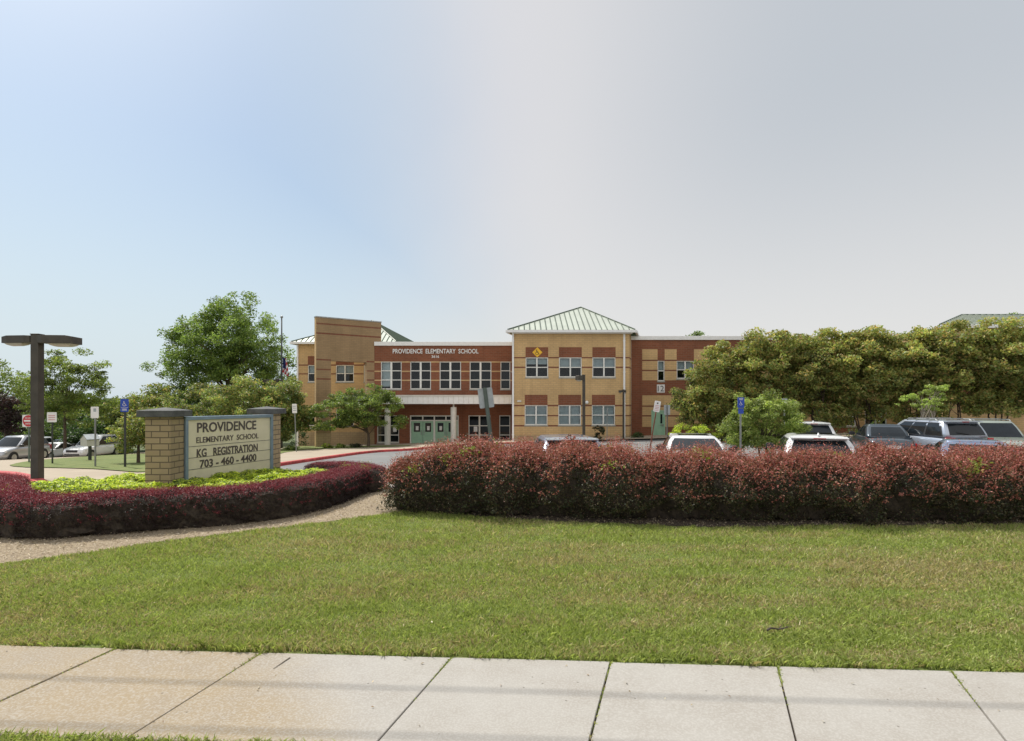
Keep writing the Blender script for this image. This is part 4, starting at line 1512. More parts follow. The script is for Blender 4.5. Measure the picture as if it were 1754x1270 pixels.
    for q in range(m_):
        f = q / (m_ - 1)
        allp.append(sp_ + dv_ * (ln * (f * 1.15 - 0.1))[:, None] + rng.normal(size=sp_.shape) * 0.012)
        alls.append(np.full(n_shoot, leaf * (1.0 - 0.35 * f)))
        allc.append(pick(rng, pal_tip, n_shoot))
    for q in range(n_weed):
        sw = rng.uniform(0.5, L - 0.5)
        aw = rng.uniform(0.9, math.pi - 0.5)
        c0, _ = surf(np.array([sw]), np.array([aw]), 1.0)
        nn_ = rng.integers(25, 70)
        allp.append(c0 + rng.normal(size=(nn_, 3)) * [0.10, 0.08, 0.06] + [0, 0, 0.06])
        alls.append(np.full(nn_, leaf * 1.5))
        allc.append(pick(rng, [(0.25, 0.30, 0.05), (0.16, 0.24, 0.04), (0.30, 0.28, 0.06)], nn_))
    C = np.concatenate(allp) - org
    leaf_mesh('foliage', C, np.concatenate(alls), np.concatenate(allc), M['leafdull'], t, 0.2, 0.55, rng)
    return t


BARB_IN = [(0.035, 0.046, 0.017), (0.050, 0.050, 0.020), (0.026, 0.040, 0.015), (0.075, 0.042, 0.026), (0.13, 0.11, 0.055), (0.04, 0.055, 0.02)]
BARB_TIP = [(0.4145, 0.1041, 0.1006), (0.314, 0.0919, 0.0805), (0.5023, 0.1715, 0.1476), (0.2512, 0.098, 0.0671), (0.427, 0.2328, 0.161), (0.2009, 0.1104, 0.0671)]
hp = [(-2.72, 13.05), (-1.7, 12.8), (-0.3, 12.55), (1.2, 12.33), (3.6, 12.08), (7, 11.98), (10, 12.0), (13, 12.0), (16, 12.0)]


def hh_(s):
    return 1.31 + 0.06 * np.sin(s * 5.3) * np.sin(s * 1.7) + 0.04 * np.sin(s * 1.3 + 0.5) + 0.04 * np.sin(s * 3.1) - 0.42 * np.exp(-(s / 0.95) ** 2) - 0.15 * sm((s - 3.5) / 2.5) + 0.14 * sm((s - 12.4) / 1.2)


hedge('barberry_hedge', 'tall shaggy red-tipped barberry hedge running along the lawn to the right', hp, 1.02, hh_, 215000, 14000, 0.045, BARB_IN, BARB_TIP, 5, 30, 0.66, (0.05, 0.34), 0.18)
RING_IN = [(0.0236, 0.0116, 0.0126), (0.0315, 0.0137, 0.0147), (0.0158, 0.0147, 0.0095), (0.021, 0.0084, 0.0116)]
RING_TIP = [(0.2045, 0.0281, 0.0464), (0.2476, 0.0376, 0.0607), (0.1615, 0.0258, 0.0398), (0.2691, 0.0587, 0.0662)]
ring_front = [Vector(GP(*q)) for q in ((0, 931), (75, 928), (150, 923), (246, 915), (400, 903), (500, 889), (580, 868), (632, 847))]
ring = []
for k_, q in enumerate(ring_front):
    d_ = (ring_front[min(k_ + 1, len(ring_front) - 1)] - ring_front[max(k_ - 1, 0)]).normalized()
    ring.append(tuple(q + Vector((-d_.y, d_.x)) * 0.56))
ring = [(-11.9, 13.6), (-11.1, 12.6), (-10.2, 11.55), (-9.45, 10.85)] + ring[1:]
ring += [(-3.95, 15.9), (-4.6, 17.0), (-6.2, 17.9)]
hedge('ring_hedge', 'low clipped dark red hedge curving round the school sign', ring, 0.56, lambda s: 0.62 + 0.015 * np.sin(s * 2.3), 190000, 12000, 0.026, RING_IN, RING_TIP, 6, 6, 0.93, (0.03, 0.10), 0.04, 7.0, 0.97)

# yellow-green ground cover round the sign
rng = np.random.default_rng(9)
inner = []
for k_, q in enumerate(ring[:11]):
    d_ = (Vector(ring[k_ + 1]) - Vector(ring[max(k_ - 1, 0)])).normalized()
    inner.append(tuple(Vector(q) + Vector((-d_.y, d_.x)) * 0.36))
poly = np.array(inner + [(-4.55, 15.8), (-5.0, 16.7), (-7.0, 17.3), (-9.6, 15.4), (-11.6, 14.3)])


def inside(poly, x, y):
    c = np.zeros(len(x), bool)
    j = len(poly) - 1
    for i in range(len(poly)):
        xi, yi = poly[i]
        xj, yj = poly[j]
        c ^= ((yi > y) != (yj > y)) & (x < (xj - xi) * (y - yi) / (yj - yi + 1e-12) + xi)
        j = i
    return c


n = 320000
x, y = rng.uniform(-15.4, -3.9, n), rng.uniform(9.8, 18.6, n)
ok = inside(poly, x, y)
x, y = x[ok], y[ok]
xy = np.stack([x, y], 1)
cov = 0.36 + vnoise(rng, xy, (0.45, 1.1, 2.5), 0.07) + 0.10 * sm((y - 11.6) / 1.5) + 0.05 * sm((y - 14) / 2)
z = G(x, y) + cov - np.abs(rng.normal(size=len(x))) * 0.05
tone = vnoise(rng, xy, (0.5, 1.3), 1.0)
yel = pick(rng, YELLOWG, len(x))
grn = pick(rng, GREEN + DARKG, len(x))
cols = np.where((rng.uniform(0, 1, len(x)) < 0.74 + tone * 0.18)[:, None], yel, grn)
gc = leaf_mesh('ground_cover', np.stack([x, y, z], 1), 0.055, cols, M['leaf'], None, 1.3, 0.62, rng)
tag(gc, kind='stuff')
mound = MB()
for i in range(40):
    for j in range(26):
        xs4 = [-15.4 + 11.5 * (i + a) / 40 for a in (0, 1, 1, 0)]
        ys4 = [9.8 + 8.8 * (j + b) / 26 for b in (0, 0, 1, 1)]
        if inside(poly, np.array([sum(xs4) / 4]), np.array([sum(ys4) / 4]))[0]:
            mound.face([(a, b, g(a, b) + 0.21 + 0.10 * float(sm((b - 11.6) / 1.5))) for a, b in zip(xs4, ys4)])
tag(mound.build('planting_soil', M['twigs']), kind='structure')

# loose chips on the mulch
rng = np.random.default_rng(12)
n = 60000
mp = np.array(lawn_edge + [(-1.9, 13.5), (-2.4, 14.6), (-2.7, 15.5), (-3.6, 16.5), (-5, 14.2), (-7, 12.3), (-9.5, 10.8), (-15, 10.8)])
x, y = rng.uniform(-12, 12, n), rng.uniform(8.8, 16.2, n)
ok = inside(mp, x, y)
x, y = x[ok], y[ok]
z = G(x, y) + 0.036 + np.abs(rng.normal(size=len(x))) * 0.008
tag(leaf_mesh('mulch_chips', np.stack([x, y, z], 1), 0.045, pick(rng, [(0.42, 0.34, 0.23), (0.30, 0.23, 0.15), (0.55, 0.47, 0.35), (0.16, 0.11, 0.07), (0.38, 0.33, 0.26)], len(x), 0.2), M['leafdull'], None, 1.6, 0.3, rng), kind='stuff')

rng = np.random.default_rng(15)
n = 260
x = rng.uniform(-9, 9, n)
y = rng.uniform(4.6, 11.2, n)
ok = np.abs(x) < y * 0.9
x, y = x[ok], y[ok]
tag(leaf_mesh('leaf_litter', np.stack([x, y, G(x, y) + np.where(y > 6.3, 0.06, 0.042)], 1), 0.032, pick(rng, [(0.45, 0.36, 0.22), (0.30, 0.17, 0.08), (0.55, 0.50, 0.38), (0.18, 0.11, 0.06)], len(x)), M['leafdull'], None, 1.5, 0.5, rng), kind='stuff')

# ------------------------------------------------------------------ lawn blades
rng = np.random.default_rng(4)
n = 420000
x = rng.uniform(-1, 1, n)
y = 5.3 + 7.4 * rng.uniform(0, 1, n) ** 1.35
x = x * (0.92 * y + 0.6)
le = np.array([lawn_edge[0]] + lawn_edge)
le_y = np.interp(x, le[:, 0], le[:, 1])
fe_y = far0.y + (x - far0.x) * sd.y / sd.x
ragged = vnoise(rng, np.stack([x, x * 0], 1), (0.12, 0.4, 1.2), 0.035)
ok = (y < le_y - 0.02 + vnoise(rng, np.stack([x, x * 0], 1), (0.2, 0.7), 0.04)) & (y > fe_y + 0.035 + ragged)
x, y = x[ok], y[ok]
# the strip of grass on the road side
n2 = 26000
x2 = rng.uniform(-9, -1.2, n2)
y2 = far0.y + (x2 - far0.x) * sd.y / sd.x - SWW - rng.uniform(-0.03, 0.7, n2)
x, y = np.concatenate([x, x2]), np.concatenate([y, y2])
n_lawn = len(x)
jx, jy = [], []
for k_, (a_, b_) in enumerate(cuts):                # weeds rooted in the slab joints
    nj = 90
    f_ = np.clip(np.abs(rng.normal(size=nj)) * 0.16 if k_ % 3 else rng.uniform(0, 1, nj) ** 2, 0, 1)
    jx.append(a_.x + (b_.x - a_.x) * f_ + rng.normal(size=nj) * .004)
    jy.append(a_.y + (b_.y - a_.y) * f_)
x, y = np.concatenate([x] + jx), np.concatenate([y] + jy)
n = len(x)
xy = np.stack([x, y], 1)
h = rng.uniform(0.025, 0.065, n) * (1 + vnoise(rng, xy, (0.6, 2), 0.25))
edge = np.exp(-((y - (far0.y + (x - far0.x) * sd.y / sd.x)) / 0.16) ** 2)
h = np.clip(h * (1 + 0.5 * edge), 0.012, 0.13)
h[n_lawn:] = np.clip(h[n_lawn:] * 0.45, 0.03, 0.045)
dry = vnoise(rng, xy * [0.55, 1.3], (0.8, 2.2, 4.5), 1.0)
dry = dry + 2.4 * np.exp(-(((x - 6.3) / 1.8) ** 2 + ((y - 8.7) / 0.75) ** 2)) + 1.2 * np.exp(-(((x + 0.6) / 2.4) ** 2 + ((y - 7.9) / 0.4) ** 2)) + 1.0 * np.exp(-(((x - 3.2) / 2.2) ** 2 + ((y - 9.6) / 0.35) ** 2)) + 0.9 * np.sin(y * 8.5 + x * 0.35) * np.exp(-((x - 3) / 6) ** 2)
dry -= 0.7 * sm((6.9 - y) / 1.0)
pd = np.clip(0.27 + dry * 0.24, 0.03, 0.85)
grn = pick(rng, [(0.30, 0.365, 0.090), (0.37, 0.43, 0.115), (0.22, 0.29, 0.065), (0.42, 0.46, 0.17)], n, 0.2)
stw = pick(rng, [(0.46, 0.38, 0.20), (0.40, 0.34, 0.17), (0.56, 0.48, 0.30), (0.33, 0.29, 0.14)], n, 0.2)
cols = np.where((rng.uniform(0, 1, n) < pd)[:, None], stw, grn)
z = G(x, y) + 0.012
ang = rng.uniform(0, 6.283, n)
wd = rng.uniform(0.0035, 0.0075, n)
lean = rng.normal(size=(n, 2)) * 0.6
bx, by = np.cos(ang) * wd, np.sin(ang) * wd
p0 = np.stack([x - bx, y - by, z], 1)
p1 = np.stack([x + bx, y + by, z], 1)
mid = np.stack([x + lean[:, 0] * h * .35, y + lean[:, 1] * h * .35, z + h * 0.62], 1)
tip = np.stack([x + lean[:, 0] * h, y + lean[:, 1] * h, z + h * 0.95], 1)
wv = np.stack([bx * .75, by * .75, bx * 0], 1)
V = np.concatenate([np.stack([p0, p1, mid + wv, mid - wv], 1)], 0)
V = np.stack([p0, p1, mid + wv, tip, mid - wv], 1).reshape(-1, 3)
tag(np_mesh('grass', V, 5, M['blade'], cols), kind='stuff')

# ------------------------------------------------------------------ school sign: two brick piers with a cream message panel between them
px0, py0 = -8.55, 13.6
sg = thing('school_sign', 'cream message board for kindergarten registration between two brick piers in the ground cover', 'sign', (-7.6, 15.2, g(-7.6, 15.2)))
OX, OY, OZ = sg.location


def pier(x0, y0, w_, ztop):
    mb = MB()
    zb = g(x0, y0)
    mb.box(x0 - OX, x0 + w_ - OX, y0 - OY, y0 + w_ - OY, zb - OZ - 0.1, ztop - OZ)
    p = mb.build('brick_pier', M['pier'], sg, bevel=0.008)
    mb = MB()
    e = 0.125
    a, b, c, d = x0 - e - OX, x0 + w_ + e - OX, y0 - e - OY, y0 + w_ + e - OY
    z0, z1 = ztop - OZ + 0.003, ztop - OZ + 0.15
    mx, my = (a + b) / 2, (c + d) / 2
    mb.loft([[(a, c, z0), (b, c, z0), (b, d, z0), (a, d, z0)], [(a, c, z1), (b, c, z1), (b, d, z1), (a, d, z1)], [(mx - .02, my - .02, z1 + 0.07), (mx + .02, my - .02, z1 + 0.07), (mx + .02, my + .02, z1 + 0.07), (mx - .02, my + .02, z1 + 0.07)]])
    mb.build('cap', M['cap'], p, bevel=0.006)


pier(-8.55, 13.6, 0.59, 2.265)
pier(-7.66, 17.25, 0.59, 2.265)
A = Vector((-7.93, 14.16))
B = Vector((-6.985, 17.05))
pd_ = (B - A)
PL = pd_.length
pyaw = math.atan2(pd_.y, pd_.x)
pz0, pz1 = g(-7.4, 15.5) - 0.02, 2.255
pl = (A.x - OX, A.y - OY, -OZ)
mb = MB()
fr = 0.085
mb.box(0, PL, -0.02, 0.24, pz1 - fr, pz1)
mb.box(0, fr, -0.02, 0.24, pz0, pz1 - fr)
mb.box(PL - fr, PL, -0.02, 0.24, pz0, pz1 - fr)
frm = mb.build('panel_frame', M['bluemetal'], sg, loc=pl, rot=(0, 0, pyaw), bevel=0.006)
mb = MB()
mb.box(fr, PL - fr, 0.03, 0.2, pz0, pz1 - fr - 0.002)
pan = mb.build('message_panel', M['panel'], sg, loc=pl, rot=(0, 0, pyaw))


def pu(px):
    k = (px - CX) / F
    d = pd_.normalized()
    return (k * A.y - A.x) / (d.x - k * d.y)


def pzz(py, px):
    u = pu(px)
    return CAMH + (HZ - py) * (A.y + pd_.normalized().y * u) / F


def zz(zx, zy):
    px, py = 310 + zx / 9.07, 690 + zy / 9.07
    return pu(px), pzz(py, px)


tt = 0.029
TM = Matrix.Translation((0, tt, 0))
for txt, l, r, t0, b0, bd in (('PROVIDENCE', 262, 1180, 312, 470, 0.022), ('ELEMENTARY  SCHOOL', 252, 1215, 540, 632, 0.012), ('KG   REGISTRATION', 258, 1203, 722, 855, 0.024), ('703 - 460 - 4400', 305, 1183, 890, 1020, 0.024)):
    ua, za = zz(l, t0)
    ub, zb = zz(l, b0)
    uc, _ = zz(r, 500)
    fit_text(txt, ua, uc, zb, za, M['letter'], 'lettering', pan, 0.008, bd, TM)
mb = MB()
for zy in (690, 868, 1050):
    ua, za = zz(120, zy)
    mb.box(fr, PL - fr, 0.024, 0.0285, za - 0.006, za + 0.006)
mb.build('letter_track', M['cap'], pan)

# ------------------------------------------------------------------ lamps
def lamp(name, label, px, Z, top, w_, heads, base_z=None, yaw=0.0, group=None):
    x = at(px, Z)
    gz = g(x, Z)
    H = zpy(top, Z) - gz
    t = thing(name, label, 'lamp', (x, Z, gz), yaw, group)
    mb = MB()
    mb.box(-w_ / 2, w_ / 2, -w_ / 2, w_ / 2, 0.02, H)
    mb.box(-w_ / 2 - 0.012, w_ / 2 + 0.012, -w_ / 2 - 0.012, w_ / 2 + 0.012, H, H + 0.03)
    mb.build('post', M['bronze'], t, bevel=0.008)
    mb = MB()
    mb.box(-w_ * 1.1, w_ * 1.1, -w_ * 1.1, w_ * 1.1, -0.15, 0.06)
    mb.build('footing', M['kerb'], t, bevel=0.01)
    for ang, L, W, T, arm in heads:
        Mx = Matrix.Rotation(ang, 4, 'Z')
        mb = MB()
        zt = H - 0.03
        a = w_ / 2 + arm
        ring = lambda x, wy, z0, z1: [(x, -wy, z0), (x, wy, z0), (x, wy, z1), (x, -wy, z1)]
        rings = [ring(a, W * 0.36, zt - T * .92, zt), ring(a + L * .16, W * .47, zt - T * .98, zt + .005), ring(a + L * .8, W * .5, zt - T, zt + .005), ring(a + L, W * .44, zt - T, zt - .03)]
        mb.loft([[tuple(Mx @ Vector(p)) for p in r] for r in rings])
        if arm > 0.02:
            mb.box(w_ / 2, a, -0.05, 0.05, zt - T * .7, zt - T * .2, 0, Mx)
        h = mb.build('lamp_head', M['bronze'], t, bevel=0.005)
        mb = MB()
        mb.loft([[tuple(Mx @ Vector(p)) for p in ((a + L * .28 + i, -W * .4 + i, z), (a + L * .93 - i, -W * .4 + i, z), (a + L * .93 - i, W * .4 - i, z), (a + L * .28 + i, W * .4 - i, z))] for i, z in ((0, zt - T - 0.002), (0.05, zt - T - 0.05), (0.14, zt - T - 0.085))])
        mb.build('lens', M['lens'], h)
    return t


lamp('street_lamp', 'near bronze twin-headed lamp on a thick square post left of the sign', 64, 18.5, 574, 0.245, ((R(8), 1.04, 0.60, 0.25, 0.0), (R(172), 0.98, 0.42, 0.23, 0.0)), group=None)
lamp('street_lamp', 'small far bronze twin-headed lamp rising behind the right sign pier', 475, 45, 650, 0.2, ((R(8), 0.85, 0.5, 0.2, 0.06), (R(188), 0.85, 0.5, 0.2, 0.06)))
lamp('street_lamp', 'single-headed bronze lamp in front of the tan block, head turned left', 1000, 38, 643, 0.18, ((R(205), 0.42, 0.42, 0.30, 0.02),), yaw=R(0))
lamp('street_lamp', 'thin single-headed lamp beside the white downspout at the right of the tan block', 1068, 42.6, 668, 0.13, ((R(180), 0.26, 0.3, 0.16, 0.02), (R(0), 0.12, 0.3, 0.16, 0.0)))


# ------------------------------------------------------------------ signs on posts
def post_sign(name, label, px, Z, top, bottom, wpx, draw, postm='greypost', back=False, lean=0.0, yaw=0.0, width=0.055, post_over=0.0, cat='sign', group=None, extra=None):
    """a flat plate on a post; top/bottom/wpx are photo pixels of the plate; lean tilts it sideways"""
    x = at(px, Z)
    gz = g(x, Z)
    t = thing(name, label, cat, (x, Z, gz), 0, group)
    t.rotation_euler = (0, lean, yaw)
    zt, zb = zpy(top, Z) - gz, zpy(bottom, Z) - gz
    hw = wpx * Z / F / 2
    mb = MB()
    yy = -0.06 if back else 0.004
    w2 = width / 2
    for q in ((-w2, -w2 + 0.008, yy, yy + 0.045), (w2 - 0.008, w2, yy, yy + 0.045), (-w2 + 0.008, w2 - 0.008, yy + (0.037 if back else 0), yy + (0.045 if back else 0.008))):
        mb.box(*q, -0.3, zt + post_over)
    mb.build('post', M[postm], t)
    mb = MB()
    n = 4
    r = min(0.04, hw * .3)
    ring = []
    for cx_, cz_, a0 in ((hw - r, zt - r, 0), (-hw + r, zt - r, 90), (-hw + r, zb + r, 180), (hw - r, zb + r, 270)):
        ring += [(cx_ + r * math.cos(R(a0 + 90 * k / n)), cz_ + r * math.sin(R(a0 + 90 * k / n))) for k in range(n + 1)]
    mb.loft([[(a, y_, b) for a, b in ring] for y_ in (-0.012, 0.0)])
    pm = {'white': 'signwhite', 'blue': 'signblue', 'back': 'signback'}[draw['plate']]
    plate = mb.build('plate', M[pm], t)
    for nm, material, rects in draw.get('marks', ()):
        mb = MB()
        for rc in rects:
            if len(rc) == 4:
                a, b, c, d = (rc[0] * hw, rc[1] * hw, zb + (zt - zb) * rc[2], zb + (zt - zb) * rc[3])
                mb.face([(a, -0.0145, c), (b, -0.0145, c), (b, -0.0145, d), (a, -0.0145, d)])
            else:
                cx_, cz_, rr, k, off = rc
                cx_, cz_, rr = cx_ * hw, zb + (zt - zb) * cz_, rr * hw
                mb.face([(cx_ + rr * math.cos(2 * math.pi * q / k), -0.0145 - off, cz_ + rr * math.sin(2 * math.pi * q / k)) for q in range(k)])
        mb.build(nm, M[material], plate)
    for txt, material, a, b, c, d in draw.get('text', ()):
        fit_text(txt, a * hw, b * hw, zb + (zt - zb) * c, zb + (zt - zb) * d, M[material], 'lettering', plate, 0.002, 0.01, Matrix.Translation((0, -0.0165, 0)))
    if 'chair' in draw:
        cx_, cz_, s_ = draw['chair']
        mb = MB()
        wheelchair(mb, cx_ * hw, zb + (zt - zb) * cz_, s_ * hw, -0.0145)
        mb.build('symbol', M['signwhite'], plate)
    if extra:
        et, eb, ew, epm = extra
        a, b = zpy(et, Z) - gz, zpy(eb, Z) - gz
        ew = ew * Z / F / 2
        mb = MB()
        mb.box(-ew, ew, -0.012, 0.0, b, a)
        mb.build('lower_plate', M[epm], t)
    return t


post_sign('do_not_enter_sign', 'white square sign with a red disc and white bar, partly behind the near lamp post', 49, 29.5, 711, 731.5, 21, {
    'plate': 'white', 'marks': (('disc', 'signred', ((0, 0.5, 0.93, 28, 0.0),)),),
    'text': (('DO NOT', 'signwhite', -.5, .5, .67, .80), ('ENTER', 'signwhite', -.45, .45, .2, .33))}, 'greenpost')
pl_ = [o for o in bpy.data.objects if o.name.startswith('disc')][-1]
mb = MB()
hw = 21 * 29.5 / F / 2
gz = g(at(49, 29.5), 29.5)
zb_, zt_ = zpy(731.5, 29.5) - gz, zpy(711, 29.5) - gz
mb.face([(-hw * .72, -.0175, zb_ + (zt_ - zb_) * .44), (hw * .72, -.0175, zb_ + (zt_ - zb_) * .44), (hw * .72, -.0175, zb_ + (zt_ - zb_) * .57), (-hw * .72, -.0175, zb_ + (zt_ - zb_) * .57)])
mb.build('bar', M['signwhite'], pl_)
rows = lambda zs, hgt, a=-.7, b=.7: tuple((a, b, z, z + hgt) for z in zs)
post_sign('notice_sign', 'white sign with faded red print on a dark post right of the near lamp', 89, 27.5, 706.5, 723.5, 16.5, {
    'plate': 'white', 'marks': (('print', 'palered', rows((.2, .42, .62), .1)),)}, 'darkpost')
post_sign('notice_sign', 'plain white sign on a grey post behind the white metal box', 162.5, 24.5, 697, 716.5, 13.5, {
    'plate': 'white', 'marks': (('print', 'signback', ((-.3, .4, .55, .85),)),)}, 'greypost')
post_sign('accessible_parking_sign', 'blue wheelchair sign on a tall black post left of the brick sign pier', 213.5, 24.0, 683.5, 706, 14, {
    'plate': 'blue', 'chair': (-.05, .62, 1.25), 'marks': (('print', 'signwhite', ((-.6, .6, .12, .16), (-.55, .55, .2, .24), (-.9, .9, .315, .335))),)}, 'darkpost', width=0.075)
post_sign('notice_sign', 'narrow white sign on a slim grey post left of the entrance tree', 507.5, 38, 692, 708, 8, {
    'plate': 'white', 'marks': (('print', 'signback', rows((.25, .5, .7), .08)),)}, 'greypost', lean=R(-2.2))
post_sign('leaning_sign', 'grey back of a metal sign leaning on its post above the tall hedge', 849, 19.5, 664, 698, 25, {'plate': 'back'}, 'greenpost', back=True, lean=R(-7), width=0.13, yaw=R(3), post_over=0.01)
post_sign('leaning_sign', 'white sign with red print leaning right on a rusty post before the side door', 1112.5, 31, 686, 705, 10.5, {
    'plate': 'white', 'marks': (('print', 'palered', rows((.12, .26, .4, .55), .06)), ('mark', 'letter', ((-.25, .25, .72, .86),)))}, 'rust', lean=R(9.5))
post_sign('sign_back', 'grey back of a narrow sign on a grey post right of the mint side door', 1142.5, 31.5, 694, 711, 10.5, {'plate': 'back'}, 'greypost', back=True, post_over=0.0)
post_sign('accessible_parking_sign', 'blue wheelchair sign with a smaller blue plate below, at the round bush', 1269, 21.6, 681, 699, 11.5, {
    'plate': 'blue', 'chair': (-.05, .42, 1.15), 'marks': (('print', 'signwhite', ((-.6, .6, .84, .89), (-.5, .5, .75, .79))),)}, 'greypost', extra=(700, 709, 9, 'signblue'))
post_sign('notice_sign', 'small grey sign standing among leaves behind the round bush', 1344, 27.5, 683, 694, 9, {
    'plate': 'back', 'marks': (('print', 'signwhite', ((-.4, .4, .2, .45),)),)}, 'greypost')
post_sign('edge_on_sign', 'thin sign turned edge-on before the lower right window of the tan block', 1040.5, 37, 699, 713, 10, {'plate': 'back'}, 'greypost', yaw=R(87), width=0.045)
# gable-topped metal box on a post
Z = 31.0
x0 = at(154, Z)
gz = g(x0, Z)
t = thing('drop_box', 'white gable-topped metal box on a short dark post in the left grass island', 'box', (x0, Z, gz), R(-28))
mb = MB()
zb, zt = zpy(764, Z) - gz, zpy(752, Z) - gz
ring = lambda yy: [(-.32, yy, zb), (.32, yy, zb), (.32, yy, zt), (0, yy, zt + .22), (-.32, yy, zt)]
mb.loft([ring(-.3), ring(.3)])
bx_ = mb.build('box_body', M['mailbox'], t, rot=(0, 0, R(0)), bevel=0.01)
mb = MB()
for s_ in (-1, 1):
    mb.face([(0, -.33, zt + .25), (0, .33, zt + .25), (s_ * .38, .33, zt - .012), (s_ * .38, -.33, zt - .012)][::s_])
    mb.face([(0, -.33, zt + .225), (0, .33, zt + .225), (s_ * .38, .33, zt - .035), (s_ * .38, -.33, zt - .035)][::-s_])
mb.build('box_roof', M['signback'], t)
mb = MB()
mb.box(-.06, .06, -.06, .06, -.2, zb)
mb.build('post', M['darkpost'], t)
# flagpole
Z = 47.0
x0 = at(482.5, Z)
gz = g(x0, Z)
t = thing('flagpole', 'dark flagpole with a small ball on top between the tall tree and the school', 'flagpole', (x0, Z, gz))
H = zpy(546, Z) - gz
mb = MB()
mb.tube([(0, 0, -.1), (0, 0, H * .5), (0, 0, H)], [.09, .075, .05], 10)
mb.build('pole', M['darkpost'], t, smooth=True)
mb = MB()
mb.loft([[(r * math.cos(a), r * math.sin(a), z) for a in np.linspace(0, 6.283, 8, endpoint=False)] for r, z in ((.02, H), (.09, H + .05), (.12, H + .12), (.09, H + .19), (.02, H + .24))])
mb.build('finial', M['metal'], t, smooth=True)
fz1, fz0 = zpy(613, Z) - gz, zpy(645, Z) - gz
fl = thing('flag', 'limp flag with a dark blue field and red and white stripes hanging from the flagpole', 'flag', (x0, Z, gz))
rows_, cols_ = 14, 10
V = [[(0.08 + (0.28 + 0.25 * i / rows_) * j / cols_, -0.03 + 0.11 * math.sin(j * 1.9 + i * .25), fz1 - (fz1 - fz0) * i / rows_ * (0.82 + .18 * j / cols_) - 0.05 * j / cols_) for j in range(cols_ + 1)] for i in range(rows_ + 1)]
for nm, sel in (('field', lambda i, j: i < 9 and j < 8), ('stripes', None)):
    mb = MB()
    for i in range(rows_):
        for j in range(cols_):
            blue = i < 9 and j < 7
            if (nm == 'field') == blue:
                mb.face([V[i][j], V[i + 1][j], V[i + 1][j + 1], V[i][j + 1]], (i + j) // 2 % 2)
    mb.build(nm, [M['flagblue'], M['flagblue']] if nm == 'field' else [M['flagred'], M['flagwhite']], fl, smooth=True)

# ------------------------------------------------------------------ cars
STY = {
    'suv': dict(L=4.6, W=1.88, H=1.66, belt=1.02, hood=0.98, cowl=1.10, rf=0.20, rr=-1.62, br=-2.14, wt=0.76),
    'sedan': dict(L=4.75, W=1.84, H=1.46, belt=0.94, hood=0.88, cowl=1.00, rf=0.10, rr=-0.95, br=-1.75, wt=0.76),
    'van': dict(L=5.1, W=1.98, H=1.76, belt=1.05, hood=1.0, cowl=1.60, rf=0.70, rr=-2.02, br=-2.40, wt=0.79),
    'wagon': dict(L=4.7, W=1.80, H=1.58, belt=0.98, hood=0.93, cowl=0.95, rf=0.25, rr=-1.75, br=-2.2, wt=0.77),
}


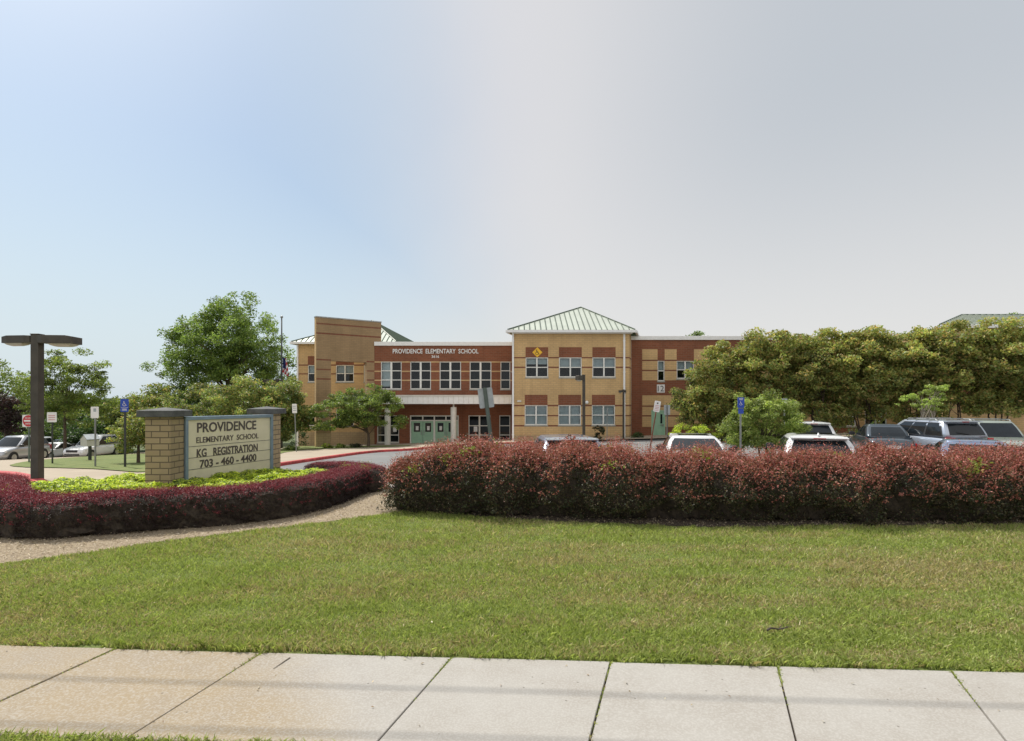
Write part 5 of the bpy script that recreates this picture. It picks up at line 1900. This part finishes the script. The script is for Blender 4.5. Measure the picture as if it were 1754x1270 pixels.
def car(name, label, style, col, x, y, heading, group='cars in the school car park', dz=0.0, rails=False, bars=False, sunroof=False, fin=False, metal=0.3, H=None, spoiler=True):
    s = dict(STY[style])
    if H:
        s['H'] = H
    gz = g(x, y) + 0.012 + dz
    t = thing(name, label, 'car', (x, y, gz), heading, group)
    body_m = paint('car_paint', col, metal)
    L, W, Hh, belt, hood, cowl = s['L'], s['W'], s['H'], s['belt'], s['hood'], s['cowl']
    hw = W / 2

    def sec(x_, w_, zb, zt):
        pts = [(0, zb), (.82 * w_, zb), (.96 * w_, zb + .10), (w_, zb + .32), (w_ * .99, zt - .20), (w_ * .955, zt - .06), (w_ * .86, zt), (0, zt + .03)]
        return [(x_, a, b) for a, b in pts] + [(x_, -a, b) for a, b in pts[-2:0:-1]]
    mb = MB()
    sedan = style == 'sedan'
    st = [(-L / 2, .78, .38, belt - .22), (-L / 2 + .06, .88, .30, belt - .08), (-L / 2 + .35, .97, .22, belt - .01), (-1.0, 1, .2, belt), (cowl - .6, 1, .2, belt), (cowl + .05, 1, .2, belt - .01), (L / 2 - .75, .98, .2, hood - .02), (L / 2 - .3, .93, .22, hood - .11), (L / 2 - .07, .82, .28, hood - .24), (L / 2, .70, .36, hood - .40)]
    mb.loft([sec(a, hw * b, c, d) for a, b, c, d in st])
    body = mb.build('body', body_m, t, smooth=True)
    sub = body.modifiers.new('sub', 'SUBSURF')
    sub.levels = sub.render_levels = 1
    # cabin
    wb, wr = hw * .93, hw * s['wt']

    def surf(h, side, q):
        e = 1 - (1 - h) ** 1.25
        xf = cowl + (s['rf'] - cowl) * (h * .9 + e * .1)
        xr = s['br'] + (s['rr'] - s['br']) * h ** 1.2
        wd = wb + (wr - wb) * h - .07 * h ** 5
        z = belt - .02 + (Hh - .06 - belt + .02) * (h * .85 + e * .15)
        if side == 'f':
            v = 2 * q - 1
            return Vector((xf - .13 * v * v, v * wd * .93, z))
        if side == 'b':
            v = 1 - 2 * q
            return Vector((xr + .10 * v * v, v * wd * .93, z))
        xa, xb = xr + .12, xf - .15
        cur = 1 - .03 * (2 * q - 1) ** 2
        if side == 'l':
            return Vector((xb + (xa - xb) * q, wd * cur, z))
        return Vector((xa + (xb - xa) * q, -wd * cur, z))

    def loop(h):
        return [surf(h, sd_, q) for sd_ in ('f', 'l', 'b', 'r') for q in np.linspace(0.02, .98, 8)]
    mb = MB()
    rings = [loop(h) for h in (0, .25, .5, .75, .9, .96, 1.0)]
    top = rings[-1]
    c = Vector((sum(p.x for p in top) / len(top), 0, 0))
    for k, dz_ in ((.985, .014), (.955, .026), (.90, .037), (.8, .045), (.6, .053), (.3, .058)):
        rings.append([Vector((c.x + (p.x - c.x) * (1 - (1 - k) * .6), p.y * k, p.z + dz_)) for p in top])
    mb.loft(rings)
    cab = mb.build('cabin', body_m, t, smooth=True)

    def glass(nm, side, h0, h1, q0, q1, off=.006, m='carglass', n=6, skew0=0, skew1=0):
        mb = MB()
        gr = []
        for i in range(4):
            h = h0 + (h1 - h0) * i / 3
            row = []
            for j in range(n + 1):
                q = (q0 + skew0 * i / 3) + ((q1 + skew1 * i / 3) - (q0 + skew0 * i / 3)) * j / n
                p = surf(h, side, q)
                d = {'f': Vector((.7, 0, .7)), 'b': Vector((-.85, 0, .5)), 'l': Vector((0, 1, .3)), 'r': Vector((0, -1, .3))}[side]
                row.append(p + d.normalized() * off)
            gr.append(row)
        for i in range(3):
            for j in range(n):
                mb.face([gr[i][j], gr[i][j + 1], gr[i + 1][j + 1], gr[i + 1][j]])
        return mb.build(nm, M[m], t, smooth=True)
    for sd_ in ('l', 'r'):
        glass('window_trim', sd_, .06, .92, .035, .965, off=.003, m='trim', skew0=.07 if sd_ == 'l' else .03 * sedan, skew1=-.07 if sd_ == 'r' else -.03 * sedan)
    glass('windshield', 'f', .06, .93, .05, .95)
    glass('rear_window', 'b', .14, .86, .07, .93)
    for sd_, flip in (('l', False), ('r', True)):
        parts = ((.04, .36, .07, 0), (.385, .66, 0, 0), (.69, .95, 0, -.03)) if not sedan else ((.06, .46, .08, 0), (.49, .86, 0, -.10))
        for a, b, k0, k1 in parts:
            if flip:
                glass('side_window', sd_, .10, .88, 1 - b, 1 - a, skew0=-k1, skew1=-k0)
            else:
                glass('side_window', sd_, .10, .88, a, b, skew0=k0, skew1=k1)
        yy = 1 if sd_ == 'l' else -1
        mb = MB()
        mb.loft([[(cowl - .25 + a * k, yy * (hw * .97 + b), belt + .02 + c_ * k) for a, c_ in ((-.10, -.02), (.10, -.02), (.12, .13), (-.08, .15))] for b, k in ((-.04, .6), (.06, 1), (.17, .95), (.20, .7))])
        mb.build('mirror', M['trim'] if style != 'suv' or y > 30 else M['trim'], t, smooth=False, bevel=.015)
        mb = MB()
        mb.box(cowl - 1.35, cowl - 1.17, min(yy * hw * .985, yy * (hw + .02)), max(yy * hw * .985, yy * (hw + .02)), belt - .17, belt - .14)
        mb.build('door_handle', body_m, t)
    for xw in (L / 2 - .88, -L / 2 + .98):
        for yy in (-1, 1):
            r = .34
            cyl = lambda rad, y0, y1, k=20: [[(xw + rad * math.cos(a), y_, r + rad * math.sin(a)) for a in np.linspace(0, 6.283, k, endpoint=False)] for y_ in (y0, y1)]
            mb = MB()
            mb.loft(cyl(.40, yy * (hw - .25), yy * (hw + .004)))
            mb.build('wheel_arch', M['trim'], t)
            mb = MB()
            mb.loft(cyl(.34, yy * (hw - .2), yy * (hw + .014)))
            wl = mb.build('wheel', M['tyre'], t)
            mb = MB()
            mb.loft(cyl(.22, yy * (hw + .0145), yy * (hw + .018)))
            mb.build('rim', M['rim'], wl)
    for yy in (-1, 1):
        mb = MB()
        z = hood - .30
        mb.loft([[(L / 2 - .02 - a, yy * b, z + c_) for a, b, c_ in ((.04 + k, hw * .45, .0), (.30 + k, hw * .93, .03), (.30 + k, hw * .91, .15), (.08 + k, hw * .46, .12))] for k in (-.012, .1)])
        mb.build('headlight', M['headlamp'], t, bevel=.01)
        mb = MB()
        z = belt - .36
        hgt = .34 if not sedan else .17
        mb.loft([[(-L / 2 + a, yy * b, z + c_) for a, b, c_ in ((-.012 + k, hw * .66, 0), (.14 + k, hw * .97, 0), (.14 + k, hw * .95, hgt), (.02 + k, hw * .66, hgt))] for k in (.0, .1)])
        mb.build('taillight', M['tail'], t, bevel=.01)
    mb = MB()
    mb.box(L / 2 - .06, L / 2 + .012, -hw * .46, hw * .46, hood - .40, hood - .22)
    mb.box(L / 2 - .06, L / 2 + .006, -hw * .62, hw * .62, .34, .46)
    mb.build('grille', M['trim'], t, bevel=.01)
    mb = MB()
    mb.box(-L / 2 - .014, -L / 2 + .05, -.26, .26, belt - .42, belt - .29)
    mb.build('number_plate', M['signwhite'], t)
    if style in ('suv', 'van', 'wagon'):
        if spoiler:
            mb = MB()
            p = surf(1, 'b', .5)
            mb.loft([[(p.x + a, b * wr * .9, p.z + c_) for a, c_ in ((.12, .035), (-.16, .012), (-.16, -.02), (.1, -.03))] for b in (-1, 1)])
            mb.build('spoiler', body_m, t, bevel=.01)
            mb = MB()
            mb.box(p.x - .168, p.x - .16, -.14, .14, p.z - .018, p.z + .008)
            mb.build('brake_light', M['tail'], t)
        mb = MB()
        p0, p1 = surf(.2, 'b', .5), surf(.3, 'b', .22)
        mb.tube([p0 + Vector((-.03, 0, 0)), p1 + Vector((-.03, 0, .02))], .012, 5)
        mb.build('wiper', M['trim'], t)
    if rails or bars:
        mb = MB()
        for yy in (-1, 1):
            a, b = surf(1, 'l', .12), surf(1, 'l', .88)
            yv = yy * wr * .90
            mb.tube([(a.x, yv, a.z + .02), (a.x - .12, yv, a.z + .085), (b.x + .12, yv, b.z + .085), (b.x, yv, b.z + .02)], .022, 6)
        if bars:
            a = surf(1, 'l', .35)
            for xb in (a.x, a.x - .8):
                mb.box(xb - .03, xb + .03, -wr * 1.02, wr * 1.02, a.z + .088, a.z + .12)
        mb.build('roof_rail', M['metal'], t)
    if sunroof:
        mb = MB()
        a, b = surf(1, 'l', .1), surf(1, 'l', .62)
        mb.box(b.x, a.x, -wr * .62, wr * .62, a.z + .052, a.z + .066)
        mb.build('sunroof', M['carglass'], t, bevel=.006)
    if fin:
        p = surf(1, 'b', .5)
        mb = MB()
        mb.loft([[(p.x + .12 + a * k, b * k, p.z + .04 + z) for a, b in ((.11, 0), (0, .035), (-.11, 0), (0, -.035))] for k, z in ((1, 0), (.9, .04), (.35, .085))])
        mb.build('antenna', body_m, t, smooth=True)
    return t


UP, DN = R(90), R(-90)
WHITE, SILVER, DKGREY = (0.72, 0.73, 0.74), (0.42, 0.43, 0.45), (0.055, 0.065, 0.08)
car('parked_car', 'grey-blue car with a bare roof just behind the hedge before the tan block', 'suv', (0.22, 0.25, 0.32), 1.38, 16.1, R(94), H=1.52, metal=.5)
car('parked_car', 'white car with a dark sunroof behind the hedge below the mint side door', 'suv', WHITE, 5.45, 17.5, DN - R(13), sunroof=True, metal=0, H=1.41)
car('parked_car', 'large white SUV with a roof fin close behind the hedge', 'suv', WHITE, 8.25, 16.1, UP - R(21), sunroof=True, fin=True, metal=0, H=1.53)
car('parked_car', 'farther white SUV showing over the roof of the nearer white one', 'suv', WHITE, 13.55, 26.8, UP - R(18), fin=True, metal=0, H=1.62)
car('parked_car', 'dark slate sedan seen from behind in front of the right wing', 'sedan', (0.06, 0.08, 0.10), 16.75, 26.6, UP - R(20), metal=.5, H=1.50)
car('parked_car', 'blue-grey minivan with roof rails and a dark rear window', 'van', (0.36, 0.40, 0.47), 18.2, 25.6, UP + R(0), rails=True, bars=True, metal=.4, H=1.72)
car('parked_car', 'greenish silver wagon with a roof rack facing the hedge near the right edge', 'wagon', (0.36, 0.41, 0.36), 20.3, 24.6, DN - R(20), rails=True, bars=True, metal=.4, H=1.66)
car('parked_car', 'blue sedan almost hidden behind the hedge below the minivan', 'sedan', (0.18, 0.23, 0.34), 12.45, 15.9, UP - R(30), metal=.4, H=1.37)
# left lot
car('parked_car', 'silver SUV half cut off by the left edge of the photo', 'suv', SILVER, -34.0, 40.0, DN + R(4), metal=.5, H=1.72)
car('parked_car', 'white SUV with its grille towards the viewer behind the white metal box', 'suv', WHITE, at(161, 47.0), 47.0, DN - R(2), metal=0, H=1.80, rails=True)
car('parked_car', 'white sedan behind the near lamp post, nose towards the viewer', 'sedan', WHITE, at(84, 53.0), 53.5, DN, metal=0)
car('parked_car', 'dark blue SUV seen between the near lamp post and the white SUV', 'suv', (0.03, 0.045, 0.09), at(98, 58), 58.5, DN + R(3), metal=.3)
car('parked_car', 'tall white van behind the silver SUV at far left', 'van', WHITE, at(40, 54), 54.5, DN, metal=0, H=2.0)
car('parked_car', 'far silver car behind the silver SUV at the left edge', 'suv', SILVER, at(8, 60), 60.0, DN, metal=.5, H=1.65)
car('parked_car', 'pale silver car far behind, right of the dark blue SUV', 'sedan', (0.5, 0.5, 0.48), at(128, 62), 62.5, DN, metal=.4)

# fallen stick on the lawn
a, b_ = GP(1314, 1093), GP(1354, 1086)
mb = MB()
pts = []
for k in range(7):
    f = k / 6
    pts.append((a[0] + (b_[0] - a[0]) * f, a[1] + (b_[1] - a[1]) * f + 0.02 * math.sin(f * 5), 0.075 + g(*a) + 0.012 * math.sin(f * 9)))
mb.tube([tuple(p) for p in pts], [0.011, 0.012, 0.010, 0.009, 0.008, 0.006, 0.004], 6)
mb.tube([pts[3], (pts[3][0] + .05, pts[3][1] + .03, pts[3][2] + .03)], [.006, .003], 5)
tag(mb.build('fallen_stick', M['wood']), 'dark thin fallen stick lying on the lawn', 'stick')
